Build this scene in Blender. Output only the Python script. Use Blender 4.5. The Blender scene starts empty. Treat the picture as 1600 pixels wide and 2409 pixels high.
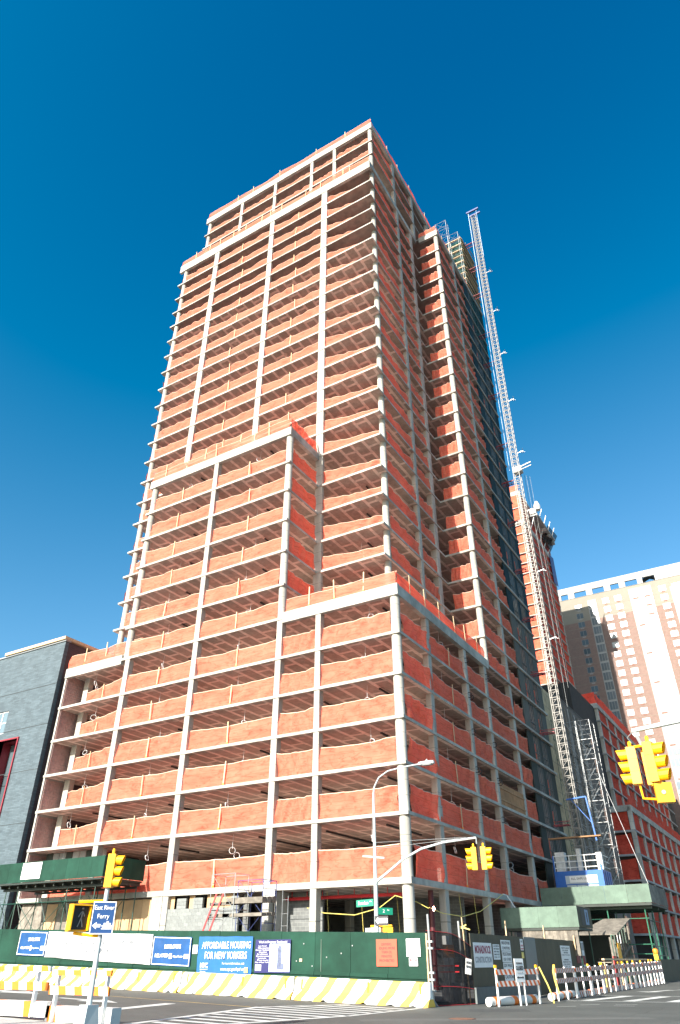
import bpy, math, random
from mathutils import Vector, Matrix, noise
S = bpy.context.scene
C = S.collection
PI = math.pi
R = math.radians
random.seed(7)

# ------------------------------------------------------------------ camera, sky, sun, exposure
cam_d = bpy.data.cameras.new("camera")
cam = bpy.data.objects.new("camera", cam_d)
C.objects.link(cam)
cam.location = (0, 0, 1.65)
cam.rotation_euler = (R(90 + 32.67), 0, R(31.04))
cam_d.sensor_fit = 'VERTICAL'
cam_d.sensor_height = 36
cam_d.lens = 1645 / 2409 * 36
cam_d.clip_end = 6000
cam_d.clip_start = 0.1
S.camera = cam

SUN_EL = R(27)
sun_dir = Vector((-0.12, -1.0, 0)).normalized()          # horizontal direction towards the sun
sun_vec = Vector((sun_dir.x * math.cos(SUN_EL), sun_dir.y * math.cos(SUN_EL), math.sin(SUN_EL)))
world = bpy.data.worlds.new("World")
S.world = world
world.use_nodes = True
wn = world.node_tree.nodes
wl = world.node_tree.links
sky = wn.new('ShaderNodeTexSky')
sky.sky_type = 'NISHITA'
sky.sun_disc = False
sky.sun_elevation = SUN_EL
sky.sun_rotation = math.atan2(sun_dir.x, sun_dir.y)
sky.air_density = 1.0
sky.dust_density = 1.4
sky.ozone_density = 3.0
# one colour curve for the whole sky: the contrast and saturation with which the camera rendered this clear air
off_ = wn.new('ShaderNodeVectorMath'); off_.operation = 'SUBTRACT'; off_.inputs[1].default_value = (0.67, 0.44, 0.34)
mul_ = wn.new('ShaderNodeVectorMath'); mul_.operation = 'MULTIPLY'; mul_.inputs[1].default_value = (1.25, 1.26, 1.14)
mx_ = wn.new('ShaderNodeVectorMath'); mx_.operation = 'MAXIMUM'; mx_.inputs[1].default_value = (0, 0, 0)
wl.new(sky.outputs[0], off_.inputs[0]); wl.new(off_.outputs[0], mul_.inputs[0]); wl.new(mul_.outputs[0], mx_.inputs[0])
wl.new(mx_.outputs[0], wn['Background'].inputs['Color'])
wn['Background'].inputs['Strength'].default_value = 0.095

sd = bpy.data.lights.new("sun", 'SUN')
sun = bpy.data.objects.new("sun", sd)
C.objects.link(sun)
sd.energy = 5.0
sd.angle = R(0.53)
sd.color = (1.0, 0.93, 0.83)
sun.rotation_euler = sun_vec.to_track_quat('Z', 'Y').to_euler()

S.view_settings.view_transform = 'Standard'
S.view_settings.look = 'None'
S.view_settings.exposure = 1.3
S.view_settings.gamma = 1
S.cycles.max_bounces = 8
S.cycles.diffuse_bounces = 7
S.cycles.transparent_max_bounces = 16
try:
    S.cycles.use_denoising = True
    S.cycles.denoiser = 'OPENIMAGEDENOISE'
except Exception:
    pass

# ------------------------------------------------------------------ materials
def nodes(name):
    m = bpy.data.materials.new(name)
    m.use_nodes = True
    nt = m.node_tree
    return m, nt, nt.nodes, nt.links, nt.nodes['Principled BSDF']

def ramp(nd, stops):
    r = nd.new('ShaderNodeValToRGB')
    e = r.color_ramp.elements
    while len(e) < len(stops):
        e.new(0.5)
    for k, (p, c) in enumerate(stops):
        e[k].position = p
        e[k].color = (*c, 1)
    return r

def mat(name, col, rough=0.8, var=0.15, scale=2.0, bump=0.0, bscale=20.0, metal=0.0, spec=None, stain=0.0, coord='Object', objvar=0.0):
    """matt surface with a mottled base colour, optional bump and per-object variation"""
    m, nt, nd, lk, b = nodes(name)
    tc = nd.new('ShaderNodeTexCoord')
    n = nd.new('ShaderNodeTexNoise')
    n.inputs['Scale'].default_value = scale
    n.inputs['Detail'].default_value = 6
    n.inputs['Roughness'].default_value = 0.65
    lk.new(tc.outputs[coord], n.inputs['Vector'])
    lo = tuple(c * (1 - var) for c in col)
    hi = tuple(min(1, c * (1 + var)) for c in col)
    r = ramp(nd, [(0.3, lo), (0.7, hi)])
    lk.new(n.outputs['Fac'], r.inputs['Fac'])
    out = r.outputs['Color']
    if stain:
        n2 = nd.new('ShaderNodeTexNoise')
        n2.inputs['Scale'].default_value = scale * 0.35
        n2.inputs['Detail'].default_value = 8
        lk.new(tc.outputs[coord], n2.inputs['Vector'])
        r2 = ramp(nd, [(0.42, (1 - stain,) * 3), (0.58, (1, 1, 1))])
        lk.new(n2.outputs['Fac'], r2.inputs['Fac'])
        mx = nd.new('ShaderNodeMix'); mx.data_type = 'RGBA'; mx.blend_type = 'MULTIPLY'
        mx.inputs[0].default_value = 1
        lk.new(out, mx.inputs[6]); lk.new(r2.outputs['Color'], mx.inputs[7])
        out = mx.outputs[2]
    if objvar:
        oi = nd.new('ShaderNodeObjectInfo')
        mr = nd.new('ShaderNodeMapRange')
        mr.inputs['To Min'].default_value = 1 - objvar
        mr.inputs['To Max'].default_value = 1 + objvar
        lk.new(oi.outputs['Random'], mr.inputs['Value'])
        vm = nd.new('ShaderNodeVectorMath'); vm.operation = 'SCALE'
        lk.new(out, vm.inputs[0]); lk.new(mr.outputs[0], vm.inputs['Scale'])
        out = vm.outputs[0]
    lk.new(out, b.inputs['Base Color'])
    b.inputs['Roughness'].default_value = rough
    b.inputs['Metallic'].default_value = metal
    if spec is not None:
        b.inputs['Specular IOR Level'].default_value = spec
    if bump:
        n3 = nd.new('ShaderNodeTexNoise')
        n3.inputs['Scale'].default_value = bscale
        n3.inputs['Detail'].default_value = 4
        lk.new(tc.outputs[coord], n3.inputs['Vector'])
        bp = nd.new('ShaderNodeBump')
        bp.inputs['Strength'].default_value = bump
        bp.inputs['Distance'].default_value = 0.02
        lk.new(n3.outputs['Fac'], bp.inputs['Height'])
        lk.new(bp.outputs[0], b.inputs['Normal'])
    return m

def add_rings(m, per, dark):
    """thin dark form joints along the height of a unit-high column"""
    nt = m.node_tree; nd = nt.nodes; lk = nt.links; b = nd['Principled BSDF']
    src = b.inputs['Base Color'].links[0].from_socket
    tc = nd.new('ShaderNodeTexCoord'); sp = nd.new('ShaderNodeSeparateXYZ'); lk.new(tc.outputs['Object'], sp.inputs[0])
    mu = nd.new('ShaderNodeMath'); mu.operation = 'MULTIPLY'; mu.inputs[1].default_value = per; lk.new(sp.outputs[2], mu.inputs[0])
    fr = nd.new('ShaderNodeMath'); fr.operation = 'FRACT'; lk.new(mu.outputs[0], fr.inputs[0])
    lt = nd.new('ShaderNodeMath'); lt.operation = 'LESS_THAN'; lt.inputs[1].default_value = 0.035; lk.new(fr.outputs[0], lt.inputs[0])
    mx = nd.new('ShaderNodeMix'); mx.data_type = 'RGBA'; mx.blend_type = 'MULTIPLY'
    lk.new(lt.outputs[0], mx.inputs[0]); lk.new(src, mx.inputs[6]); mx.inputs[7].default_value = (dark, dark, dark, 1)
    lk.new(mx.outputs[2], b.inputs['Base Color'])
    return m

def brick_mat(name, c1, c2, cm, bw, rh, ms, offset=0.5, axes='xz', rough=0.85, bump=0.3, var=0.3):
    m, nt, nd, lk, b = nodes(name)
    tc = nd.new('ShaderNodeTexCoord')
    sp = nd.new('ShaderNodeSeparateXYZ'); lk.new(tc.outputs['Object'], sp.inputs[0])
    cb = nd.new('ShaderNodeCombineXYZ')
    idx = {'x': 0, 'y': 1, 'z': 2}
    if axes == 'sz':                                        # x + y along the wall, so both faces of a corner get courses
        ad = nd.new('ShaderNodeMath'); ad.operation = 'ADD'
        lk.new(sp.outputs[0], ad.inputs[0]); lk.new(sp.outputs[1], ad.inputs[1])
        lk.new(ad.outputs[0], cb.inputs[0]); lk.new(sp.outputs[2], cb.inputs[1])
    else:
        lk.new(sp.outputs[idx[axes[0]]], cb.inputs[0]); lk.new(sp.outputs[idx[axes[1]]], cb.inputs[1])
    t = nd.new('ShaderNodeTexBrick')
    t.offset = offset
    t.inputs['Scale'].default_value = 1
    t.inputs['Brick Width'].default_value = bw
    t.inputs['Row Height'].default_value = rh
    t.inputs['Mortar Size'].default_value = ms
    t.inputs['Mortar Smooth'].default_value = 0.1
    t.inputs['Color1'].default_value = (*c1, 1)
    t.inputs['Color2'].default_value = (*c2, 1)
    t.inputs['Mortar'].default_value = (*cm, 1)
    lk.new(cb.outputs[0], t.inputs['Vector'])
    n = nd.new('ShaderNodeTexNoise'); n.inputs['Scale'].default_value = 1.3; n.inputs['Detail'].default_value = 8
    lk.new(tc.outputs['Object'], n.inputs['Vector'])
    r = ramp(nd, [(0.3, (1 - var,) * 3), (0.7, (1 + var * 0.4,) * 3)])
    lk.new(n.outputs['Fac'], r.inputs['Fac'])
    mx = nd.new('ShaderNodeMix'); mx.data_type = 'RGBA'; mx.blend_type = 'MULTIPLY'; mx.inputs[0].default_value = 1
    lk.new(t.outputs['Color'], mx.inputs[6]); lk.new(r.outputs['Color'], mx.inputs[7])
    lk.new(mx.outputs[2], b.inputs['Base Color'])
    b.inputs['Roughness'].default_value = rough
    bp = nd.new('ShaderNodeBump'); bp.inputs['Strength'].default_value = bump; bp.inputs['Distance'].default_value = 0.02; bp.invert = True
    lk.new(t.outputs['Fac'], bp.inputs['Height']); lk.new(bp.outputs[0], b.inputs['Normal'])
    return m

def net_mat(name, c_lo, c_hi, trans, holes, tcol=None):
    """woven debris netting: thin cloth that lets some light through and is full of small holes"""
    m, nt, nd, lk, b = nodes(name)
    tc = nd.new('ShaderNodeTexCoord')
    oi = nd.new('ShaderNodeObjectInfo')
    mp = nd.new('ShaderNodeVectorMath'); mp.operation = 'MULTIPLY_ADD'
    cbo = nd.new('ShaderNodeCombineXYZ')
    lk.new(oi.outputs['Random'], cbo.inputs[0]); lk.new(oi.outputs['Random'], cbo.inputs[2])
    mp.inputs[1].default_value = (4.0, 1.0, 1.2)
    sc = nd.new('ShaderNodeVectorMath'); sc.operation = 'SCALE'; sc.inputs['Scale'].default_value = 37
    lk.new(cbo.outputs[0], sc.inputs[0])
    lk.new(tc.outputs['Object'], mp.inputs[0]); lk.new(sc.outputs[0], mp.inputs[2])
    n = nd.new('ShaderNodeTexNoise'); n.inputs['Scale'].default_value = 1.6; n.inputs['Detail'].default_value = 7
    n.inputs['Roughness'].default_value = 0.6
    n.inputs['Distortion'].default_value = 1.2
    lk.new(mp.outputs[0], n.inputs['Vector'])
    r = ramp(nd, [(0.36, c_lo), (0.5, tuple((a + c) / 2 for a, c in zip(c_lo, c_hi))), (0.62, c_hi)])
    lk.new(n.outputs['Fac'], r.inputs['Fac'])
    # creases, their shade drawn as thin darker lines in the colour
    rot = nd.new('ShaderNodeMapping'); rot.inputs['Rotation'].default_value = (0, R(38), 0); rot.inputs['Scale'].default_value = (0.7, 1, 2.6)
    lk.new(mp.outputs[0], rot.inputs['Vector'])
    v = nd.new('ShaderNodeTexNoise'); v.inputs['Scale'].default_value = 1.5; v.inputs['Detail'].default_value = 3; v.inputs['Distortion'].default_value = 0.6
    lk.new(rot.outputs[0], v.inputs['Vector'])
    sb = nd.new('ShaderNodeMath'); sb.operation = 'SUBTRACT'; sb.inputs[1].default_value = 0.5; lk.new(v.outputs['Fac'], sb.inputs[0])
    ab = nd.new('ShaderNodeMath'); ab.operation = 'ABSOLUTE'; lk.new(sb.outputs[0], ab.inputs[0])
    rc = ramp(nd, [(0.0, (0.62, 0.45, 0.42)), (0.014, (0.9, 0.86, 0.84)), (0.05, (1, 1, 1))])
    lk.new(ab.outputs[0], rc.inputs['Fac'])
    mx = nd.new('ShaderNodeMix'); mx.data_type = 'RGBA'; mx.blend_type = 'MULTIPLY'; mx.inputs[0].default_value = 1
    lk.new(r.outputs['Color'], mx.inputs[6]); lk.new(rc.outputs['Color'], mx.inputs[7])
    bp = nd.new('ShaderNodeBump'); bp.inputs['Strength'].default_value = 0.7; bp.inputs['Distance'].default_value = 0.08
    lk.new(n.outputs['Fac'], bp.inputs['Height'])
    lk.new(mx.outputs[2], b.inputs['Base Color'])
    b.inputs['Roughness'].default_value = 0.75
    b.inputs['Specular IOR Level'].default_value = 0.15
    lk.new(bp.outputs[0], b.inputs['Normal'])
    tr = nd.new('ShaderNodeBsdfTranslucent')
    if tcol: tr.inputs['Color'].default_value = (*tcol, 1)
    else: lk.new(mx.outputs[2], tr.inputs['Color'])
    tp = nd.new('ShaderNodeBsdfTransparent')
    m1 = nd.new('ShaderNodeMixShader'); m1.inputs[0].default_value = trans
    m2 = nd.new('ShaderNodeMixShader'); m2.inputs[0].default_value = holes
    lk.new(b.outputs[0], m1.inputs[1]); lk.new(tr.outputs[0], m1.inputs[2])
    lk.new(m1.outputs[0], m2.inputs[1]); lk.new(tp.outputs[0], m2.inputs[2])
    lk.new(m2.outputs[0], nd['Material Output'].inputs['Surface'])
    return m

def glass_mat(name, col, rough=0.05, metal=0.0):
    m, nt, nd, lk, b = nodes(name)
    oi = nd.new('ShaderNodeObjectInfo')
    r = ramp(nd, [(0.0, tuple(c * 0.55 for c in col)), (1.0, tuple(min(1, c * 1.35) for c in col))])
    lk.new(oi.outputs['Random'], r.inputs['Fac'])
    lk.new(r.outputs['Color'], b.inputs['Base Color'])
    b.inputs['Roughness'].default_value = rough
    b.inputs['Metallic'].default_value = metal
    b.inputs['Specular IOR Level'].default_value = 0.8
    return m

def stripe_mat(name, ca, cb_, period, slope, duty=0.5, wear=0.0, slant_axis='x', curve=0.0):
    """diagonal painted stripes in the object's own x-z plane"""
    m, nt, nd, lk, b = nodes(name)
    tc = nd.new('ShaderNodeTexCoord')
    sp = nd.new('ShaderNodeSeparateXYZ'); lk.new(tc.outputs['Object'], sp.inputs[0])
    mu = nd.new('ShaderNodeMath'); mu.operation = 'MULTIPLY'; mu.inputs[1].default_value = slope
    lk.new(sp.outputs[2], mu.inputs[0])
    ad = nd.new('ShaderNodeMath'); ad.operation = 'ADD'
    lk.new(sp.outputs[0], ad.inputs[0]); lk.new(mu.outputs[0], ad.inputs[1])
    src = ad.outputs[0]
    nz = nd.new('ShaderNodeTexNoise'); nz.inputs['Scale'].default_value = 2.2; nz.inputs['Detail'].default_value = 3
    lk.new(tc.outputs['Object'], nz.inputs['Vector'])
    wv = nd.new('ShaderNodeMath'); wv.operation = 'MULTIPLY_ADD'; wv.inputs[1].default_value = curve; 
    lk.new(nz.outputs['Fac'], wv.inputs[0]); lk.new(src, wv.inputs[2])
    dv = nd.new('ShaderNodeMath'); dv.operation = 'DIVIDE'; dv.inputs[1].default_value = period
    lk.new(wv.outputs[0], dv.inputs[0])
    fr = nd.new('ShaderNodeMath'); fr.operation = 'FRACT'; lk.new(dv.outputs[0], fr.inputs[0])
    lt = nd.new('ShaderNodeMath'); lt.operation = 'LESS_THAN'; lt.inputs[1].default_value = duty
    lk.new(fr.outputs[0], lt.inputs[0])
    mx = nd.new('ShaderNodeMix'); mx.data_type = 'RGBA'
    lk.new(lt.outputs[0], mx.inputs[0])
    mx.inputs[6].default_value = (*ca, 1); mx.inputs[7].default_value = (*cb_, 1)
    n = nd.new('ShaderNodeTexNoise'); n.inputs['Scale'].default_value = 5; n.inputs['Detail'].default_value = 8; n.inputs['Roughness'].default_value = 0.7
    lk.new(tc.outputs['Object'], n.inputs['Vector'])
    r = ramp(nd, [(0.30, (1 - wear,) * 3), (0.42, (1, 1, 1))])
    lk.new(n.outputs['Fac'], r.inputs['Fac'])
    m2 = nd.new('ShaderNodeMix'); m2.data_type = 'RGBA'; m2.blend_type = 'MULTIPLY'; m2.inputs[0].default_value = 1
    lk.new(mx.outputs[2], m2.inputs[6]); lk.new(r.outputs['Color'], m2.inputs[7])
    lk.new(m2.outputs[2], b.inputs['Base Color'])
    b.inputs['Roughness'].default_value = 0.6
    return m

def emit_mat(name, col, strength):
    m, nt, nd, lk, b = nodes(name)
    b.inputs['Base Color'].default_value = (*col, 1)
    b.inputs['Emission Color'].default_value = (*col, 1)
    b.inputs['Emission Strength'].default_value = strength
    return m

M = {}
M['conc'] = mat('concrete', (0.44, 0.425, 0.38), 0.85, 0.18, 1.2, 0.25, 14, stain=0.25, objvar=0.1)
add_rings(M['conc'], 3.0, 0.55)
M['conc_edge'] = mat('concrete_edge', (0.42, 0.41, 0.37), 0.85, 0.18, 1.6, 0.2, 10, stain=0.3)
M['conc_grey'] = mat('concrete_grey', (0.34, 0.35, 0.35), 0.85, 0.18, 1.2, 0.25, 14, stain=0.2, objvar=0.1)
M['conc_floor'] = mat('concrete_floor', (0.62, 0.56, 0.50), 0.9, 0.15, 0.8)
M['net'] = net_mat('orange_netting', (0.94, 0.225, 0.145), (1.0, 0.29, 0.19), 0.44, 0.13, (1.0, 0.12, 0.06))
M['hem'] = mat('net_hem_cord', (0.72, 0.48, 0.36), 0.8, 0.1, 3)
M['seam'] = mat('net_seam', (0.55, 0.10, 0.05), 0.8, 0.15, 3)
M['net_far'] = net_mat('orange_netting_far', (0.74, 0.14, 0.08), (0.92, 0.22, 0.13), 0.3, 0.04)
M['net_shade_tint'] = net_mat('shade_tinted_netting', (0.72, 0.09, 0.06), (0.92, 0.14, 0.09), 0.4, 0.03, (0.95, 0.10, 0.05))  # redder copy of the far netting for shaded faces, shade put into its colour
M['mesh_black'] = net_mat('black_mesh', (0.010, 0.010, 0.012), (0.022, 0.022, 0.024), 0.05, 0.2)
M['mesh_green'] = net_mat('green_mesh', (0.01, 0.05, 0.045), (0.02, 0.09, 0.08), 0.2, 0.2)
M['wood'] = mat('timber', (0.55, 0.40, 0.24), 0.8, 0.2, 6, objvar=0.15)
M['wood_grey'] = mat('grey_timber', (0.20, 0.18, 0.15), 0.85, 0.3, 5, objvar=0.2, stain=0.3)
M['ply'] = mat('plywood', (0.50, 0.33, 0.18), 0.8, 0.12, 1.5, stain=0.12, objvar=0.12)
M['ply_dark'] = mat('weathered_plywood', (0.35, 0.19, 0.09), 0.8, 0.25, 1.5, stain=0.2, objvar=0.2)
M['green'] = mat('green_painted_plywood', (0.012, 0.053, 0.035), 0.75, 0.16, 1.5, 0.1, 8, spec=0.2, stain=0.22, objvar=0.14)
M['green_pale'] = mat('faded_green_plywood', (0.115, 0.175, 0.137), 0.75, 0.15, 2.5, 0.15, 18, stain=0.15, objvar=0.08)
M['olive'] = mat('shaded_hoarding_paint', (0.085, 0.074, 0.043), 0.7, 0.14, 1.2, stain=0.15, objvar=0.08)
M['blackgreen'] = mat('dark_green_steel', (0.012, 0.045, 0.035), 0.5, 0.2, 3)
M['pipe_green'] = mat('green_pipe', (0.012, 0.06, 0.042), 0.45, 0.2, 4)
M['darkboard'] = mat('dark_board', (0.02, 0.03, 0.025), 0.6, 0.2, 2)
M['cmu_brown'] = mat('brown_block', (0.30, 0.205, 0.19), 0.9, 0.2, 3, objvar=0.12)
M['cmu'] = mat('grey_block', (0.19, 0.205, 0.20), 0.9, 0.12, 4, 0.15, 30, objvar=0.12)
M['mortar'] = mat('mortar', (0.27, 0.27, 0.26), 0.9, 0.1, 4)
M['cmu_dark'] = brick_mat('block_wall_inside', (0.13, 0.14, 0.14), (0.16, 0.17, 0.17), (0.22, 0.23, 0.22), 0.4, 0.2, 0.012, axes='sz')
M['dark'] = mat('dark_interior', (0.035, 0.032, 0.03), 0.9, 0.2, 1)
M['black'] = mat('black_plastic', (0.015, 0.015, 0.017), 0.5, 0.1, 3)
M['steel'] = mat('galvanised_steel', (0.36, 0.375, 0.38), 0.42, 0.12, 5, metal=0.5)
M['steel_paint'] = mat('grey_painted_steel', (0.42, 0.47, 0.48), 0.45, 0.08, 3)
M['mast'] = mat('pale_mast_steel', (0.21, 0.20, 0.18), 0.5, 0.15, 3)
M['red'] = mat('red_paint', (0.45, 0.02, 0.025), 0.45, 0.15, 3)
M['dark_red'] = mat('dark_red_steel', (0.22, 0.02, 0.03), 0.5, 0.15, 3)
M['yellow'] = mat('signal_yellow', (0.85, 0.42, 0.005), 0.4, 0.06, 2)
M['hose'] = mat('yellow_hose', (0.75, 0.62, 0.16), 0.5, 0.1, 2)
M['white'] = mat('white_paint', (0.78, 0.78, 0.76), 0.6, 0.06, 4)
M['white_worn'] = mat('worn_white_paint', (0.66, 0.66, 0.64), 0.7, 0.16, 5, stain=0.15)
M['cable'] = mat('pale_cable', (0.55, 0.55, 0.55), 0.5, 0.1, 4)
M['blue'] = mat('blue_steel', (0.01, 0.11, 0.42), 0.45, 0.12, 3)
M['blue_dark'] = mat('scaffold_blue', (0.05, 0.07, 0.20), 0.5, 0.2, 3)
M['orange_p'] = mat('orange_paint', (0.80, 0.25, 0.02), 0.5, 0.1, 3)
M['asphalt'] = None

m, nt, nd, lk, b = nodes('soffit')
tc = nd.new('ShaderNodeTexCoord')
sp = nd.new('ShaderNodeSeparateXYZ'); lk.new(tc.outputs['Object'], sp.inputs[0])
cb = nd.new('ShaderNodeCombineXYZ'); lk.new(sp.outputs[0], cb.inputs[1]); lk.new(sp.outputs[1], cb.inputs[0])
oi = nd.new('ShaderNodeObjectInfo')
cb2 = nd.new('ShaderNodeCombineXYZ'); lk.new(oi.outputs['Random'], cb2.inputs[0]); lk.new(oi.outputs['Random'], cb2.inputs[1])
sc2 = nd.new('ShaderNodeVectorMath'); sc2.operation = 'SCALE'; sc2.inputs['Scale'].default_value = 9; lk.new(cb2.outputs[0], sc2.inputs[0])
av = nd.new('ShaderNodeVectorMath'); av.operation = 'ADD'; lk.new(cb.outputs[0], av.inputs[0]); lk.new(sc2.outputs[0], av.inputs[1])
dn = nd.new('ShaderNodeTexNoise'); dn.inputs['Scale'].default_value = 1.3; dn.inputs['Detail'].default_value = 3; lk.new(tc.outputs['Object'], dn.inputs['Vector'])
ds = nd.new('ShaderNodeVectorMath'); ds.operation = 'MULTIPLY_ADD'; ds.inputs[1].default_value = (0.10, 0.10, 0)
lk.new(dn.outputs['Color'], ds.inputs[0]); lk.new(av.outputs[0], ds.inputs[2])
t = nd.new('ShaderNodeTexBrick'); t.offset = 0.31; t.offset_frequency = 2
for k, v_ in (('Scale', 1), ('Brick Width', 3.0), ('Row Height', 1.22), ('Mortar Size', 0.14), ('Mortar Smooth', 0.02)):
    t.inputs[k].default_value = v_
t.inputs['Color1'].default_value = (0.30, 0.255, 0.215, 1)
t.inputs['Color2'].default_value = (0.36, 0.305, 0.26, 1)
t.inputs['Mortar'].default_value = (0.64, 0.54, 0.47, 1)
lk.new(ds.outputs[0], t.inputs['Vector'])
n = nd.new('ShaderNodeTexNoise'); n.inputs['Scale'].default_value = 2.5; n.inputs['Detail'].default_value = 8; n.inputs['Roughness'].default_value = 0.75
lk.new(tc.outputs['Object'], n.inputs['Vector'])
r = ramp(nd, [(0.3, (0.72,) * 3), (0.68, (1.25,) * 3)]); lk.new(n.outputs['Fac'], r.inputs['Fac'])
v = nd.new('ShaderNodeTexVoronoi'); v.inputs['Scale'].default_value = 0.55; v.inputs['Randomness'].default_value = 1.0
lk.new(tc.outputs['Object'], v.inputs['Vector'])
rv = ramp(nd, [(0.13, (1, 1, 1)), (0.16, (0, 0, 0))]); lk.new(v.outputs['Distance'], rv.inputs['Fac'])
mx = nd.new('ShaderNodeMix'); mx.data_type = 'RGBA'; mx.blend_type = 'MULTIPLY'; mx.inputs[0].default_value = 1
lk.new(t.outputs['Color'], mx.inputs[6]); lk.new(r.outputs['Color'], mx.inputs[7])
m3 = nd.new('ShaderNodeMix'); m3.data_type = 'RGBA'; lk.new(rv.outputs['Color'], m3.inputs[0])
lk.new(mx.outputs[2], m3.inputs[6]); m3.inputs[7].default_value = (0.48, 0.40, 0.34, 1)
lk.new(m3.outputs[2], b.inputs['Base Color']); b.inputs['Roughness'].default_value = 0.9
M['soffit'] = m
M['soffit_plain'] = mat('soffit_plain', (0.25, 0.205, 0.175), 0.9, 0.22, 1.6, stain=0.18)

m, nt, nd, lk, b = nodes('asphalt')
tc = nd.new('ShaderNodeTexCoord')
n = nd.new('ShaderNodeTexNoise'); n.inputs['Scale'].default_value = 0.35; n.inputs['Detail'].default_value = 8; n.inputs['Roughness'].default_value = 0.6
lk.new(tc.outputs['Object'], n.inputs['Vector'])
r = ramp(nd, [(0.3, (0.058, 0.062, 0.056)), (0.7, (0.092, 0.097, 0.088))]); lk.new(n.outputs['Fac'], r.inputs['Fac'])
n2 = nd.new('ShaderNodeTexNoise'); n2.inputs['Scale'].default_value = 60; n2.inputs['Detail'].default_value = 3
lk.new(tc.outputs['Object'], n2.inputs['Vector'])
r2 = ramp(nd, [(0.3, (0.7,) * 3), (0.7, (1.3,) * 3)]); lk.new(n2.outputs['Fac'], r2.inputs['Fac'])
mx = nd.new('ShaderNodeMix'); mx.data_type = 'RGBA'; mx.blend_type = 'MULTIPLY'; mx.inputs[0].default_value = 1
lk.new(r.outputs['Color'], mx.inputs[6]); lk.new(r2.outputs['Color'], mx.inputs[7])
vc = nd.new('ShaderNodeTexVoronoi'); vc.feature = 'DISTANCE_TO_EDGE'; vc.inputs['Scale'].default_value = 0.22
dv = nd.new('ShaderNodeVectorMath'); dv.operation = 'ADD'; lk.new(tc.outputs['Object'], dv.inputs[0])
lk.new(n.outputs['Color'], dv.inputs[1]); lk.new(dv.outputs[0], vc.inputs['Vector'])
rc = ramp(nd, [(0.0, (0.62,) * 3), (0.006, (1, 1, 1))]); lk.new(vc.outputs['Distance'], rc.inputs['Fac'])
mc = nd.new('ShaderNodeMix'); mc.data_type = 'RGBA'; mc.blend_type = 'MULTIPLY'; mc.inputs[0].default_value = 1
lk.new(mx.outputs[2], mc.inputs[6]); lk.new(rc.outputs['Color'], mc.inputs[7])
lk.new(mc.outputs[2], b.inputs['Base Color']); b.inputs['Roughness'].default_value = 0.8
bp = nd.new('ShaderNodeBump'); bp.inputs['Strength'].default_value = 0.5; bp.inputs['Distance'].default_value = 0.01
lk.new(n2.outputs['Fac'], bp.inputs['Height']); lk.new(bp.outputs[0], b.inputs['Normal'])
M['asphalt'] = m

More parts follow.
